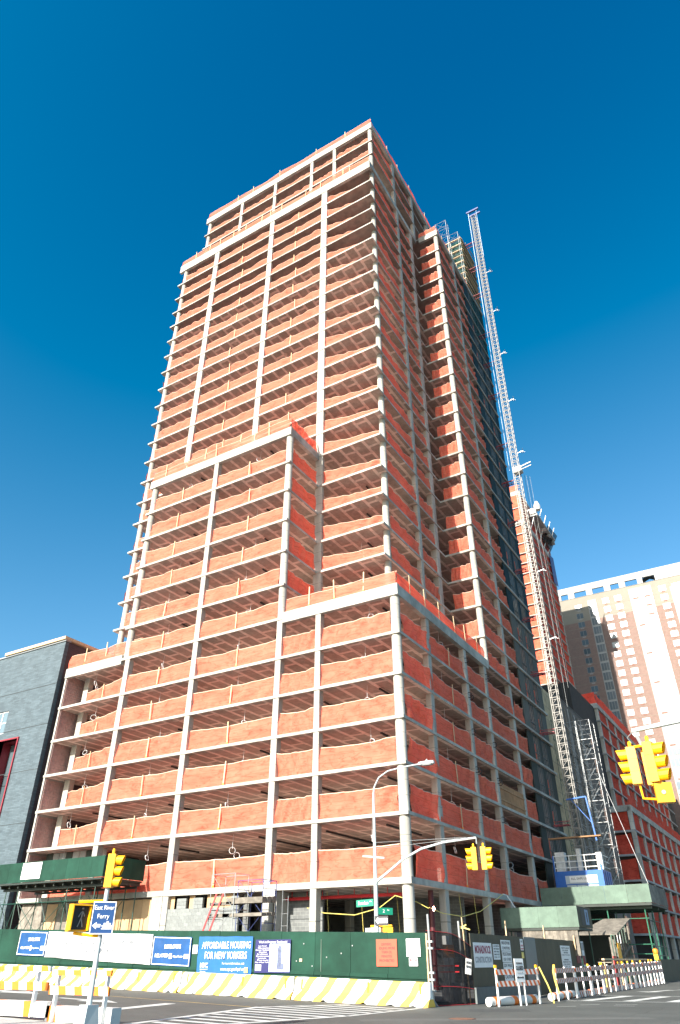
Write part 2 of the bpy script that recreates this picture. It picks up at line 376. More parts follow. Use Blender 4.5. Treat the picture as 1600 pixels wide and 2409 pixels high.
# ------------------------------------------------------------------ mesh helpers
class MB:
    def __init__(self):
        self.v = []; self.f = []; self.m = []
    def add(self, vs, fs, mi=0):
        o = len(self.v)
        self.v += [tuple(p) for p in vs]
        self.f += [tuple(i + o for i in q) for q in fs]
        self.m += [mi] * len(fs)
        return self
    def box(self, x0, x1, y0, y1, z0, z1, mi=0):
        v = [(x0, y0, z0), (x1, y0, z0), (x1, y1, z0), (x0, y1, z0), (x0, y0, z1), (x1, y0, z1), (x1, y1, z1), (x0, y1, z1)]
        return self.add(v, [(3, 2, 1, 0), (4, 5, 6, 7), (0, 1, 5, 4), (1, 2, 6, 5), (2, 3, 7, 6), (3, 0, 4, 7)], mi)
    def quad(self, a, b, c, d, mi=0):
        return self.add([a, b, c, d], [(0, 1, 2, 3)], mi)
    def beam(self, p, q, w, h=None, mi=0):
        h = h or w
        p = Vector(p); q = Vector(q); d = (q - p).normalized()
        up = Vector((0, 0, 1)) if abs(d.z) < 0.95 else Vector((1, 0, 0))
        s = d.cross(up).normalized() * (w / 2); u = s.cross(d).normalized() * (h / 2)
        v = [p - s - u, p + s - u, p + s + u, p - s + u, q - s - u, q + s - u, q + s + u, q - s + u]
        return self.add(v, [(3, 2, 1, 0), (4, 5, 6, 7), (0, 1, 5, 4), (1, 2, 6, 5), (2, 3, 7, 6), (3, 0, 4, 7)], mi)
    def tube(self, pts, r, n=6, mi=0, r2=None, cap=True):
        pts = [Vector(p) for p in pts]
        r2 = r if r2 is None else r2
        rings = []
        ref = None
        for i, p in enumerate(pts):
            if i == 0: d = pts[1] - p
            elif i == len(pts) - 1: d = p - pts[i - 1]
            else: d = pts[i + 1] - pts[i - 1]
            d.normalize()
            if ref is None:
                ref = Vector((0, 0, 1)) if abs(d.z) < 0.9 else Vector((1, 0, 0))
            s = d.cross(ref)
            if s.length < 1e-4:
                s = d.cross(Vector((0, 1, 0)))
            s.normalize(); u = s.cross(d).normalized()
            ref = u
            rr = r + (r2 - r) * i / (len(pts) - 1)
            rings.append([p + (s * math.cos(2 * PI * k / n) + u * math.sin(2 * PI * k / n)) * rr for k in range(n)])
        v = [q for g in rings for q in g]
        f = []
        for i in range(len(rings) - 1):
            for k in range(n):
                a = i * n + k; b_ = i * n + (k + 1) % n
                f.append((a, a + n, b_ + n, b_))
        if cap:
            f.append(tuple(range(n))); f.append(tuple(reversed(range((len(rings) - 1) * n, len(rings) * n))))
        return self.add(v, f, mi)
    def prism(self, poly, z0, z1, ms=0, mt=None, mb=None):
        n = len(poly)
        v = [(x, y, z0) for x, y in poly] + [(x, y, z1) for x, y in poly]
        self.add(v, [(k, (k + 1) % n, (k + 1) % n + n, k + n) for k in range(n)], ms)
        self.add(v[n:], [tuple(range(n))], ms if mt is None else mt)
        self.add(v[:n], [tuple(reversed(range(n)))], ms if mb is None else mb)
        return self
    def lathe(self, prof, n=12, c=(0, 0, 0), mi=0):
        v = []; f = []
        for (r_, z) in prof:
            v += [(c[0] + r_ * math.cos(2 * PI * k / n), c[1] + r_ * math.sin(2 * PI * k / n), c[2] + z) for k in range(n)]
        for i in range(len(prof) - 1):
            for k in range(n):
                a = i * n + k; b_ = i * n + (k + 1) % n
                f.append((a, b_, b_ + n, a + n))
        f.append(tuple(reversed(range(n)))); f.append(tuple(range((len(prof) - 1) * n, len(prof) * n)))
        return self.add(v, f, mi)
    def mesh(self, name, mats, off=(0, 0, 0), smooth=False):
        me = bpy.data.meshes.new(name)
        ox, oy, oz = off
        me.from_pydata([(x - ox, y - oy, z - oz) for x, y, z in self.v], [], self.f)
        for mt in (mats if isinstance(mats, (list, tuple)) else [mats]):
            me.materials.append(M[mt] if isinstance(mt, str) else mt)
        me.polygons.foreach_set('material_index', self.m)
        if smooth:
            me.shade_smooth()
            me.set_sharp_from_angle(angle=R(40))
        me.update()
        return me

def put(name, me, parent=None, loc=(0, 0, 0), rot=(0, 0, 0), scale=(1, 1, 1)):
    o = bpy.data.objects.new(name, me)
    C.objects.link(o)
    o.parent = parent
    o.location = loc; o.rotation_euler = rot; o.scale = scale
    return o

def thing(name, label, cat, loc=(0, 0, 0), rz=0, group=None):
    o = bpy.data.objects.new(name, None)
    o.empty_display_size = 0.3
    C.objects.link(o)
    o.location = loc; o.rotation_euler = (0, 0, rz)
    o['label'] = label; o['category'] = cat
    if group: o['group'] = group
    return o

def tag(o, label, cat, group=None):
    o['label'] = label; o['category'] = cat
    if group: o['group'] = group
    return o

def struct(name, me, loc=(0, 0, 0)):
    o = put(name, me, None, loc)
    o['kind'] = 'structure'
    return o

def W(mb, name, mats, root, smooth=False):
    """mesh built in world coordinates, hung under root (an unrotated Empty)"""
    return put(name, mb.mesh(name, mats, root.location, smooth), root)

def Wo(mb, name, mats, root, parent, smooth=False):
    """the same one level deeper"""
    return put(name, mb.mesh(name, mats, Vector(root.location) + Vector(parent.location), smooth), parent)

texts = []
def text(body, name, parent, loc, rot, size, m_, width=None, align='CENTER', depth=0.004, bold=0.0, hmul=1.0):
    cu = bpy.data.curves.new(name, 'FONT')
    cu.body = body; cu.size = size; cu.align_x = align; cu.align_y = 'CENTER'
    cu.extrude = depth; cu.offset = bold; cu.resolution_u = 2
    cu.materials.append(M[m_] if isinstance(m_, str) else m_)
    o = put(name, cu, parent, loc, rot)
    texts.append((o, width, hmul))
    return o
FY = (R(90), 0, 0)              # faces -y
FX = (R(90), 0, R(90))          # faces +x

def g2(y):
    return max(0.0, min(0.3, (y - 44) * 0.3 / 22))
def gz(x, y=0):
    return max(0.0, min(2.6, 0.0212 * (-15.2 - x))) + g2(y)
# ------------------------------------------------------------------ ground
g = MB()
xs = [-4000, -137.8, -15.2, 4000]
ys = [-400, 5000]
ys = [-400, 44, 66, 5000]
for i in range(3):
    for j in range(3):
        g.add([(xs[i], ys[j], gz(xs[i], ys[j])), (xs[i + 1], ys[j], gz(xs[i + 1], ys[j])), (xs[i + 1], ys[j + 1], gz(xs[i + 1], ys[j + 1])), (xs[i], ys[j + 1], gz(xs[i], ys[j + 1]))], [(0, 1, 2, 3)])
struct('road', g.mesh('road', 'asphalt'))

def slab_on_ground(name, poly, h, mats):
    """a pavement whose top follows the slope of the road"""
    n = len(poly); mb = MB()
    top = [(x, y, gz(x, y) + h) for x, y in poly]; bot = [(x, y, gz(x, y) - 0.3) for x, y in poly]
    mb.add(top, [tuple(range(n))], 0)
    for k in range(n):
        a = k; b_ = (k + 1) % n
        mb.add([bot[a], bot[b_], top[b_], top[a]], [(0, 1, 2, 3)], 0)
    return struct(name, mb.mesh(name, mats))
M['pave'] = brick_mat('pavement_concrete', (0.34, 0.34, 0.33), (0.38, 0.38, 0.36), (0.16, 0.16, 0.15), 1.5, 1.5, 0.012, 0.0, 'xy', 0.85, 0.3, 0.2)
slab_on_ground('pavement', [(-137, 33.6), (-15.8, 33.6), (-15.2, 34.3), (-15.2, 44), (-137, 44)], 0.13, 'pave')
slab_on_ground('pavement', [(-19.5, 44), (-14.9, 44), (-14.9, 66), (-19.5, 66)], 0.13, 'pave')
slab_on_ground('pavement', [(-19.5, 66), (-14.9, 66), (-14.9, 200), (-19.5, 200)], 0.13, 'pave')
slab_on_ground('near_pavement', [(-70, -30), (-17.2, -30), (-16.2, -20), (-16.0, 13.2), (-17.4, 16.6), (-20, 17.0), (-70, 17.0)], 0.14, 'pave')

# ------------------------------------------------------------------ the tower
TB = (-36, 57, 0)
tower = thing('building_under_construction', 'tall unfinished concrete tower with bare floors, round corner columns and orange safety netting', 'building', TB)
LV = {2: 5.6, 3: 9.05, 4: 11.9, 5: 14.7, 6: 17.55, 7: 20.4, 8: 23.55, 9: 26.45, 10: 29.5, 11: 32.45, 12: 35.45, 13: 38.4, 14: 41.9,
      15: 44.65, 16: 47.45, 17: 50.3, 18: 53.1, 19: 56.0, 20: 58.8, 21: 61.65, 22: 64.5, 23: 67.3, 24: 70.1, 25: 72.85, 26: 75.5, 27: 78.25, 28: 81.1, 29: 84.9,
      30: 88.3, 31: 91.3, 32: 94.9}
TH = 0.2
XL, XR, YF, YE = -52.8, -19.19, 39.6, 74.4
XT, YT, YW, XW = -22.36, 44.2, 57.4, -19.3
def slab(poly, k, th=TH, plain=False):
    z = LV[k]
    mb = MB().prism(poly, z - th, z, 0, 2, 1)
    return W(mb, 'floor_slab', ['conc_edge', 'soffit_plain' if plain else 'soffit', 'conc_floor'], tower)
pod = [(XL, YF), (XR, YF), (XR, YE), (XL, YE)]
for k in range(2, 9):
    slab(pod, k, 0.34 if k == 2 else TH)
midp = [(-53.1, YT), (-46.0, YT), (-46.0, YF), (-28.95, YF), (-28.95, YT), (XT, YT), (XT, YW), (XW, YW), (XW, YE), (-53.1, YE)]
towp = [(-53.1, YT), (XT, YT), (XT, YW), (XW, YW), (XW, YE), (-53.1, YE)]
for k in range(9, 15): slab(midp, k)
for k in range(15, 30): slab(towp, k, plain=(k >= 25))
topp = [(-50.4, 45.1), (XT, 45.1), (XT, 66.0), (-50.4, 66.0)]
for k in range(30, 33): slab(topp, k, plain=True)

# deep edge beams (they stop 2-3 mm proud of the slab edges)
def edge_beam(x0, y0, x1, y1, z0, z1, t=0.35):
    e = 0.003
    if abs(y1 - y0) < 1e-6: mb = MB().box(x0 - e, x1 + e, y0 - e, y0 + t, z0, z1)
    else: mb = MB().box(x0 - t, x0 + e, y0 + t + 0.001, y1 + e, z0, z1)
    return W(mb, 'edge_beam', ['conc_edge'], tower)
edge_beam(XL, YF, -45.8, YF, 23.05, 23.9)
edge_beam(-28.95, YF, XR, YF, 23.05, 23.9)
edge_beam(XR, YF, XR, YW - 0.3, 23.05, 23.85)
edge_beam(-46.0, YF, -28.95, YF, 41.3, 42.15)
edge_beam(-28.95, YF, -28.95, YT - 0.01, 41.3, 42.1)
edge_beam(-53.1, YT, XT, YT, 83.75, 85.15)
edge_beam(XT, YT, XT, YW - 0.01, 84.3, 85.1)
edge_beam(XT + 0.36, YW, XW, YW, 84.1, 85.1)
edge_beam(XW, YW, XW, YE, 84.5, 85.08)
edge_beam(-50.4, 45.1, XT, 45.1, 94.1, 95.25)
edge_beam(XT, 45.1, XT, 66.0, 94.4, 95.2)

# columns
RC = MB().lathe([(0.31, 0), (0.31, 1)], 18).mesh('round_column', ['conc'], smooth=True)
col_cache = {}
def colmesh(w, d):
    if (w, d) not in col_cache:
        c = 0.03
        poly = [(-w/2 + c, -d/2), (w/2 - c, -d/2), (w/2, -d/2 + c), (w/2, d/2 - c), (w/2 - c, d/2), (-w/2 + c, d/2), (-w/2, d/2 - c), (-w/2, -d/2 + c)]
        col_cache[(w, d)] = MB().prism(poly, 0, 1).mesh('square_column', ['conc'])
    return col_cache[(w, d)]
def zr(k0, k1):
    """the storeys from level k0 to k1 (1 = street)"""
    for k in range(k0, k1):
        lo = 0.1 if k == 1 else LV[k]
        hi = LV[k + 1] - (0.34 if k == 1 else TH)
        yield k, lo, hi
def rcol(x, y, k0, k1, r=1.0):
    for k, lo, hi in zr(k0, k1):
        put('round_column', RC, tower, (x - TB[0], y - TB[1], lo), (0, 0, random.random()), (r, r, hi - lo))
def scol(x, y, w, d, k0, k1):
    for k, lo, hi in zr(k0, k1):
        put('square_column', colmesh(w, d), tower, (x - TB[0], y - TB[1], lo), (0, 0, 0), (1, 1, hi - lo))
i5 = YF + 0.05
rcol(-19.62, YF + 0.42, 1, 8, 1.08)
scol(-25.75, i5 + 0.28, 0.45, 0.56, 1, 8)
scol(-29.2, i5 + 0.28, 0.50, 0.56, 1, 8); rcol(-29.3, YF + 0.42, 8, 14)
scol(-37.5, i5 + 0.28, 0.50, 0.56, 1, 14)
scol(-45.1, i5 + 0.28, 0.52, 0.56, 1, 8); rcol(-45.55, YF + 0.42, 8, 14)
scol(-51.7, 41.5, 0.62, 0.55, 1, 8)
rcol(-52.2, YT + 0.42, 8, 29, 0.95)
scol(-46.35, YT + 0.24, 0.76, 0.36, 14, 29)
scol(-37.05, YT + 0.24, 0.70, 0.36, 14, 29)
scol(-28.95, YT + 0.24, 0.80, 0.38, 8, 29)
rcol(-22.78, YT + 1.3, 8, 32, 0.93)
scol(XT - 0.28, 51.8, 0.45, 0.55, 8, 29)
scol(XT - 0.38, 55.8, 0.62, 0.75, 8, 29)
rcol(XW - 0.38, YW + 0.42, 8, 29, 0.95)
for yy in (44.6, 51.75, 56.3): scol(XR - 0.30, yy, 0.45, 0.55, 1, 8)
scol(XW - 0.30, 63.1, 0.45, 0.62, 1, 29)
rcol(-49.9, 45.55, 29, 32, 0.9)
for xx in (-43.7, -37.8, -31.7, -28.1): scol(xx, 45.1 + 0.24, 0.46, 0.36, 29, 32)
for yy in (51.4, 57.2, 62.5): scol(XT - 0.28, yy, 0.45, 0.6, 29, 32)

# core and inner walls, inner columns
core = MB()
core.box(-46, -31, 55, 66, 0.1, 100.0)
W(core, 'core_wall', ['conc_grey'], tower)
for k, lo, hi in zr(1, 29):
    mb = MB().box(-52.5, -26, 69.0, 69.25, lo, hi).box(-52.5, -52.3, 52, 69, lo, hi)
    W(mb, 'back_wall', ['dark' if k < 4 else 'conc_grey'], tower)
for (xx, yy) in ((-45, 49.5), (-37, 49.5), (-29, 49.5), (-27, 58), (-27, 66)):
    for k, lo, hi in zr(1, 9):
        put('inner_column', colmesh(0.5, 0.56), tower, (xx - TB[0], yy - TB[1], lo), (0, 0, 0), (1, 1, hi - lo))
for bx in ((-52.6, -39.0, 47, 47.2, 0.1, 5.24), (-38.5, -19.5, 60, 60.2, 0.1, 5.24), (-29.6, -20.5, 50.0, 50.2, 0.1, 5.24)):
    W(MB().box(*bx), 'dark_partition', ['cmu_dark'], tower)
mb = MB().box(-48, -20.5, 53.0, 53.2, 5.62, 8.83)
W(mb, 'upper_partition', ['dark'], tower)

# netting
def net_mesh(seed, name='net', nx=28, nz=9):
    rnd = random.Random(seed)
    mb = MB(); vs = []
    folds = [(rnd.uniform(-5, 5), rnd.uniform(-2.2, 2.2), rnd.uniform(0, 6), rnd.uniform(0.015, 0.04)) for _ in range(6)]
    sag = rnd.uniform(0.03, 0.10); ph = rnd.uniform(0, 9)
    for j in range(nz + 1):
        for i in range(nx + 1):
            u = i / nx; w = j / nz
            y = sum(a * math.sin(fx * u * 6.3 + fz * w * 3 + p) for fx, fz, p, a in folds)
            y += 0.09 * (noise.noise(Vector((u * 7 + seed, w * 2.4, seed))))
            z = w
            if j == nz: z = 1 - sag * math.sin(PI * u) ** 0.8 + 0.022 * noise.noise(Vector((u * 12 + ph, seed, 0)))
            elif j > 0: z = w * (1 - sag * math.sin(PI * u) * w)
            x = u + (0.012 * noise.noise(Vector((w * 3 + ph, seed, 1))) if i in (0, nx) else 0)
            vs.append((x, y, z))
    fs = [(j * (nx + 1) + i, j * (nx + 1) + i + 1, (j + 1) * (nx + 1) + i + 1, (j + 1) * (nx + 1) + i) for j in range(nz) for i in range(nx)]
    mb.add(vs, fs)
    return mb
NETS = []
for s_ in range(12):
    mb = net_mesh(s_ * 3.7 + 1)
    # top hem rope
    top = [mb.v[9 * 29 + i] for i in range(29)]
    for i in range(28):
        a, b_ = top[i], top[i + 1]
        mb.add([(a[0], a[1] - 0.012, a[2] - 0.008), (b_[0], b_[1] - 0.012, b_[2] - 0.008), (b_[0], b_[1] - 0.012, b_[2] + 0.016), (a[0], a[1] - 0.012, a[2] + 0.016)], [(0, 1, 2, 3)], 1)
        for row in (3, 6):
            a, b_ = mb.v[row * 29 + i], mb.v[row * 29 + i + 1]
            mb.add([(a[0], a[1] - 0.008, a[2] - 0.006), (b_[0], b_[1] - 0.008, b_[2] - 0.006), (b_[0], b_[1] - 0.008, b_[2] + 0.006), (a[0], a[1] - 0.008, a[2] + 0.006)], [(0, 1, 2, 3)], 2)
    me = mb.mesh('safety_net', ['net', 'hem', 'seam'], smooth=True)
    NETS.append(me)
POST = MB().box(-0.045, 0.045, -0.02, 0.02, 0, 1).box(-0.07, 0.07, -0.03, 0.03, 0.0, 0.09, 1).mesh('guard_post', ['wood', 'orange_p'])
def net(p, q, z, h=1.32, posts=1, out=0.12, parent=None, base=TB, post_h=1.6, nets=NETS):
    """netting from p to q (plan) standing on level z; the outside is to the right of p->q"""
    parent = parent or tower
    dx = q[0] - p[0]; dy = q[1] - p[1]; L = math.hypot(dx, dy); a = math.atan2(dy, dx)
    o = put('safety_net', random.choice(nets), parent, (p[0] - base[0], p[1] - base[1], z), (0, 0, a), (L, 1, h * random.uniform(0.96, 1.04)))
    for i in range(posts):
        t_ = (i + 1) / (posts + 1) + random.uniform(-0.04, 0.04)
        px = p[0] + dx * t_ + dy / L * out; py = p[1] + dy * t_ - dx / L * out
        put('guard_post', POST, parent, (px - base[0], py - base[1], z), (R(random.uniform(-2, 2)), R(random.uniform(-2.5, 2.5)), a), (1, 1, post_h + random.uniform(-0.04, 0.06)))
    return o
yn = YF + 0.28
for k in range(2, 8):
    z = LV[k]; h = 1.55
    if k == 2: h = 1.78
    net((-51.3, 41.2), (-45.35, yn), z, h, 1)
    net((-44.85, yn), (-37.75, yn), z, h, 1)
    net((-37.25, yn), (-29.42, yn), z, h, 1)
    net((-28.95, yn), (-25.98, yn), z, h, 0)
    net((-25.53, yn), (-19.95, yn), z, h, 0)
    xr = XR - 0.1
    net((xr, 40.3), (xr, 44.9), z, h, 0)
    net((xr - 0.1, 44.85), (xr - 0.1, 51.5), z, h, 1)
    net((xr - 0.1, 52.0), (xr - 0.1, 56.1), z, h, 0)
    if k != 4: net((xr - 0.1, 56.5), (xr - 0.1, 62.8), z, h, 0)
    net((xr - 0.1, 63.4), (xr - 0.1, 66.2), z, h, 0)
    net((-52.4, 44.3), (-52.4, 52), z, h, 0)
# timber infill on the fifth level
mb = MB()
for i in range(21): mb.box(-19.42, -19.36, 56.65 + i * 0.295, 56.65 + i * 0.295 + 0.2, LV[4] + 0.02, LV[4] + 1.75)
for i in range(2): mb.box(-19.36, -19.31, 56.6, 62.8, LV[4] + 0.4 + i * 0.9, LV[4] + 0.52 + i * 0.9)
W(mb, 'timber_barrier', ['ply_dark'], tower)
# roofs of the low wings
zr8 = 23.92
net((-52.7, 39.75), (-45.9, 39.75), zr8, 1.25, 2, 0.02)
net((-28.8, 39.8), (-19.4, 39.8), zr8, 1.1, 3, 0.06)
net((-19.4, 39.8), (-19.4, 57.0), zr8, 1.1, 6, 0.06)
for k in range(8, 14):
    z = LV[k]
    net((-45.2, yn), (-37.77, yn), z, 1.5, 1)
    net((-37.2, yn), (-29.6, yn), z, 1.5, 1)
    net((-29.1, 40.2), (-29.1, 44.1), z, 1.6, 0)
for (p, q, n_) in (((-45.9, 39.8), (-29.15, 39.8), 7), ((-29.1, 39.9), (-29.1, 44.1), 0)):
    net(p, q, 42.17, 1.12, n_, 0.04)
yt = YT + 0.26
for k in range(8, 29):
    z = LV[k]; h = 1.48
    net((-51.9, yt), (-46.75, yt), z, h, 0)
    if k >= 14:
        net((-45.95, yt), (-37.42, yt), z, h, 1)
        net((-36.68, yt), (-29.37, yt), z, h, 1)
    net((-28.53, yt), (-23.05, YT + 1.25), z, h, 0)
    net((-52.75, 44.6), (-52.75, 52), z, h, 0)
    net((XT - 0.18, 45.8), (XT - 0.18, 51.5), z, h, 0)
    net((XT - 0.18, 52.1), (XT - 0.18, 55.5), z, h, 0)
    net((-22.0, YW + 0.2), (XW - 0.65, YW + 0.2), z, 1.6, 0)
    net((XW - 0.15, 58.1), (XW - 0.15, 62.8), z, h, 0)
    net((XW - 0.15, 63.4), (XW - 0.15, 66.6), z, h, 0)
net((-52.9, 44.35), (-22.5, 44.35), 85.16, 1.15, 14, 0.04)
net((XW - 0.2, 57.6), (XW - 0.2, 72), 85.1, 1.1, 5, 0.04)
net((-22.0, 57.55), (XW - 0.2, 57.55), 85.1, 1.1, 0)
for k in (30, 31):
    for x0, x1 in ((-49.6, -43.95), (-43.45, -38.05), (-37.55, -31.95), (-31.45, -28.35), (-27.85, -23.1)):
        net((x0, 45.38), (x1, 45.38), LV[k], 1.3, 0)
    net((XT - 0.18, 45.8), (XT - 0.18, 57), LV[k], 1.3, 0)
net((-50.2, 45.25), (-22.5, 45.25), 95.26, 1.1, 5, 0.04)
net((XT - 0.12, 45.3), (XT - 0.12, 65.8), 95.26, 1.1, 4, 0.04)

# services under the slabs: pipes, coils of cable
PIPE = MB().beam((0, 0, 0), (0, 1, 0), 0.11, 0.11).mesh('ceiling_pipe', ['black'])
def pipe(x, y, z, L): put('ceiling_pipe', PIPE, tower, (x - TB[0], y - TB[1], z), (0, 0, 0), (1, L, 1))
def coil_mesh(seed):
    rnd = random.Random(seed); mb = MB()
    n = rnd.choice((1, 2, 2))
    dx = 0
    mb.tube([(0.02, 0, 0), (0.0, 0.01, -0.5), (0.01, 0, -rnd.uniform(0.75, 0.95))], 0.014, 4)
    for q in range(n):
        rr = rnd.uniform(0.17, 0.25); cz = -1.0 - q * rnd.uniform(0.1, 0.5); cx = rnd.uniform(-0.15, 0.15) + q * 0.2
        for w in range(3):
            off = rnd.uniform(-0.03, 0.03)
            mb.tube([(cx + rr * math.cos(a * PI / 7) * (1 + off), rnd.uniform(-0.01, 0.01) + 0.05 * w * math.sin(a * PI / 7), cz + rr * math.sin(a * PI / 7) * (1 - off)) for a in range(15)], 0.017, 4)
    return mb.mesh('cable_coil', ['cable'], smooth=True)
COILS = [coil_mesh(i) for i in range(6)]
def coil(x, y, z): put('cable_coil', random.choice(COILS), tower, (x - TB[0], y - TB[1], z), (0, 0, random.uniform(0, 3)), (1,) * 3)
for k in range(2, 8):
    zt = LV[k + 1] - TH
    for x0 in (-49.0, -41.2, -33.0, -22.2):
        if x0 == -22.2 and k in (3,): continue
        coil(x0 + random.uniform(-0.8, 0.8), 40.6, zt if k != 7 else LV[8] - TH)
    for x0 in (-47.5, -40.0, -31.3, -21.5, -26.6):
        pipe(x0 + random.uniform(-0.4, 0.4), 41.2 + random.uniform(0, 0.8), zt - 0.14, random.uniform(4, 7))
    for yy in (48.0, 58.5): coil(-19.9, yy, zt)
for k in range(8, 14):
    zt = LV[k + 1] - TH
    for x0 in (-41.8, -33.2): coil(x0 + random.uniform(-0.5, 0.5), 40.7, zt)
    if k < 13: coil(-25.5, 46.0, zt)
    for x0 in (-40.6, -32.2): pipe(x0, 41.0, zt - 0.14, 6)
    if k < 13: pipe(-25.0, 46.2, zt - 0.14, 6)
# coils hung on the street-side columns
RING = MB().tube([(0.0, 0.2 * math.cos(a * PI / 8), 0.2 * math.sin(a * PI / 8)) for a in range(17)], 0.03, 5).mesh('hanging_coil', ['black'], smooth=True)
for k in range(3, 8):
    for yy in (51.75, 56.3):
        if random.random() < 0.8: put('hanging_coil', RING, tower, (-19.19 - TB[0], yy - 0.1 - TB[1], LV[k] + 1.7), (0, 0, R(-70)))
        if random.random() < 0.5: put('hanging_coil', RING, tower, (-19.17 - TB[0], yy + 0.2 - TB[1], LV[k] + 1.6), (0, 0, R(-80)))

# brown block wall at the recessed left end
mb = MB()
nb = 0
for k, lo, hi in zr(2, 8):
    z = lo; row = 0
    while z + 0.19 < hi:
        y = 39.78 - (0.2 if row % 2 else 0)
        while y < 42.6:
            y0 = max(y, 39.78); y1 = min(y + 0.385, 42.6)
            if y1 - y0 > 0.05:
                mb.box(-52.75, -52.55 + random.uniform(-0.006, 0.006), y0, y1, z + 0.01, z + 0.2)
            y += 0.4
        z += 0.205; row += 1
o = W(mb, 'block_side_wall', ['cmu_brown'], tower); o['kind'] = 'stuff'
mb = MB()
for k, lo, hi in zr(2, 8): mb.box(-52.735, -52.585, 39.8, 42.6, lo, hi)
W(mb, 'mortar_bed', ['mortar'], tower)
for k, lo, hi in zr(2, 8): W(MB().box(-52.78, -52.6, 39.66, 39.76, lo, hi), 'wall_end_post', ['conc_edge'], tower)

# finished facade at the far end of the side street face: panels and windows storey by storey
M['clad'] = mat('petrol_panel', (0.010, 0.034, 0.044), 0.8, 0.15, 1.0, spec=0.15, objvar=0.1)
M['clad2'] = mat('grey_green_panel', (0.07, 0.078, 0.07), 0.8, 0.15, 1.0, objvar=0.1)
M['clad3'] = mat('dark_green_panel', (0.016, 0.026, 0.023), 0.8, 0.2, 1.0, objvar=0.1)
M['glass'] = glass_mat('tinted_glass', (0.05, 0.08, 0.09), 0.06)
M['frame'] = mat('window_frame', (0.07, 0.085, 0.09), 0.6, 0.1, 3)
PANEL = {}
for nm in ('clad', 'clad2', 'clad3'):
    mb = MB()
    for a, b_ in ((0, 1.7), (3.35, 4.35), (6.0, 7.6)): mb.box(-0.12, 0, a, b_, 0, 1)
    for a, b_ in ((1.7, 3.35), (4.35, 6.0)): mb.box(-0.12, 0, a, b_, 0, 0.06)
    PANEL[nm] = mb.mesh('cladding_panel', [nm])
wf = MB()
for a, b_ in ((0, 0.06), (0.52, 0.57), (1.06, 1.11), (1.59, 1.65)): wf.box(-0.08, 0.03, a, b_, 0, 1)
for a, b_ in ((0, 0.03), (0.28, 0.30), (0.97, 1.0)): wf.box(-0.08, 0.028, 0.06, 1.59, a, b_)
WF = wf.mesh('window', ['frame'])
WP = MB().box(-0.05, -0.03, 0.05, 1.6, 0.02, 0.98).mesh('pane', ['glass'])
WN = MB().box(-0.029, -0.02, 0.1, 0.52, 0.05, 0.62).mesh('netting_behind_glass', ['net_far'])
for k, lo, hi in zr(2, 29):
    nm = 'clad3' if k < 7 else ('clad2' if k < 11 else 'clad')
    hh = hi - lo
    put('cladding_panel', PANEL[nm], tower, (XW - 0.12 - TB[0], 66.7 - TB[1], lo), (0, 0, 0), (1, 1, hh))
    for y0 in (68.4, 71.05):
        zz = lo + hh * 0.06
        w_ = put('window', WF, tower, (XW - 0.12 - TB[0], y0 - TB[1], zz), (0, 0, 0), (1, 1, hh * 0.94))
        put('pane', WP, w_)
        if random.random() < 0.3: put('netting_strip', WN, w_)
# ------------------------------------------------------------------ slate brick building on the left
M['slate'] = brick_mat('slate_brick', (0.055, 0.083, 0.100), (0.088, 0.125, 0.148), (0.05, 0.068, 0.08), 0.62, 0.12, 0.010, axes='sz', rough=0.7, bump=0.5, var=0.18)
M['slate_brown'] = brick_mat('dark_brown_brick', (0.06, 0.04, 0.045), (0.085, 0.06, 0.062), (0.04, 0.03, 0.03), 0.42, 0.085, 0.010, axes='sz', rough=0.8, var=0.2)
M['glass_sky'] = glass_mat('window_glass', (0.10, 0.14, 0.16), 0.05)
LB = (-70, 48, 0)
lb = thing('slate_brick_building', 'blue-grey slate brick school building with a tall red framed window slot', 'building', LB)
XB = -53.3; YB = 39.25; HT = 26.6
# front wall with two openings: the tall slot and a small window (built as strips round them)
SL = (-59.4, -56.85, 2.0, 18.2)                       # red framed slot
WI = (-64.5, -59.25, 18.95, 21.05)                      # window
def wall_strips(mb, x0, x1, z0, z1, ya, yb, holes):
    xs_ = sorted({x0, x1, *[h[0] for h in holes], *[h[1] for h in holes]})
    for a, b_ in zip(xs_, xs_[1:]):
        zz = z0
        for h in sorted([h for h in holes if h[0] <= a and h[1] >= b_], key=lambda h: h[2]):
            if h[2] > zz: mb.box(a, b_, ya, yb, zz, h[2])
            zz = h[3]
        if zz < z1: mb.box(a, b_, ya, yb, zz, z1)
W(MB() and (lambda mb: (wall_strips(mb, -100, XB, 0, HT, YB, YB + 0.4, [SL, WI]), mb)[1])(MB()), 'front_wall', ['slate'], lb)
W(MB().box(XB - 0.4, XB, YB + 0.4, 70, 0, HT), 'side_wall', ['slate_brown'], lb)
W(MB().box(-100, XB - 0.4, YB + 0.4, 70, HT - 0.8, HT - 0.5), 'roof', ['conc_grey'], lb)
W(MB().box(-100, XB + 0.12, YB - 0.1, YB + 0.5, HT, HT + 0.14), 'coping', ['steel'], lb)
W(MB().box(-61.8, XB + 0.15, YB - 0.25, YB + 0.6, HT + 0.143, HT + 0.42).box(XB - 0.5, XB + 0.15, YB + 0.62, 50, HT + 0.143, HT + 0.42), 'parapet_timber', ['wood'], lb)
M['jointline'] = mat('panel_joint', (0.03, 0.04, 0.045), 0.8, 0.1, 1)
for z_ in (11.0, 15.2, 19.0, 22.6):
    W(MB().box(-100, XB + 0.003, YB - 0.012, YB - 0.002, z_, z_ + 0.05), 'joint', ['jointline'], lb)
M['red_frame'] = mat('red_frame', (0.24, 0.018, 0.03), 0.5, 0.12, 2)
mb = MB()
x0, x1, z0, z1 = SL
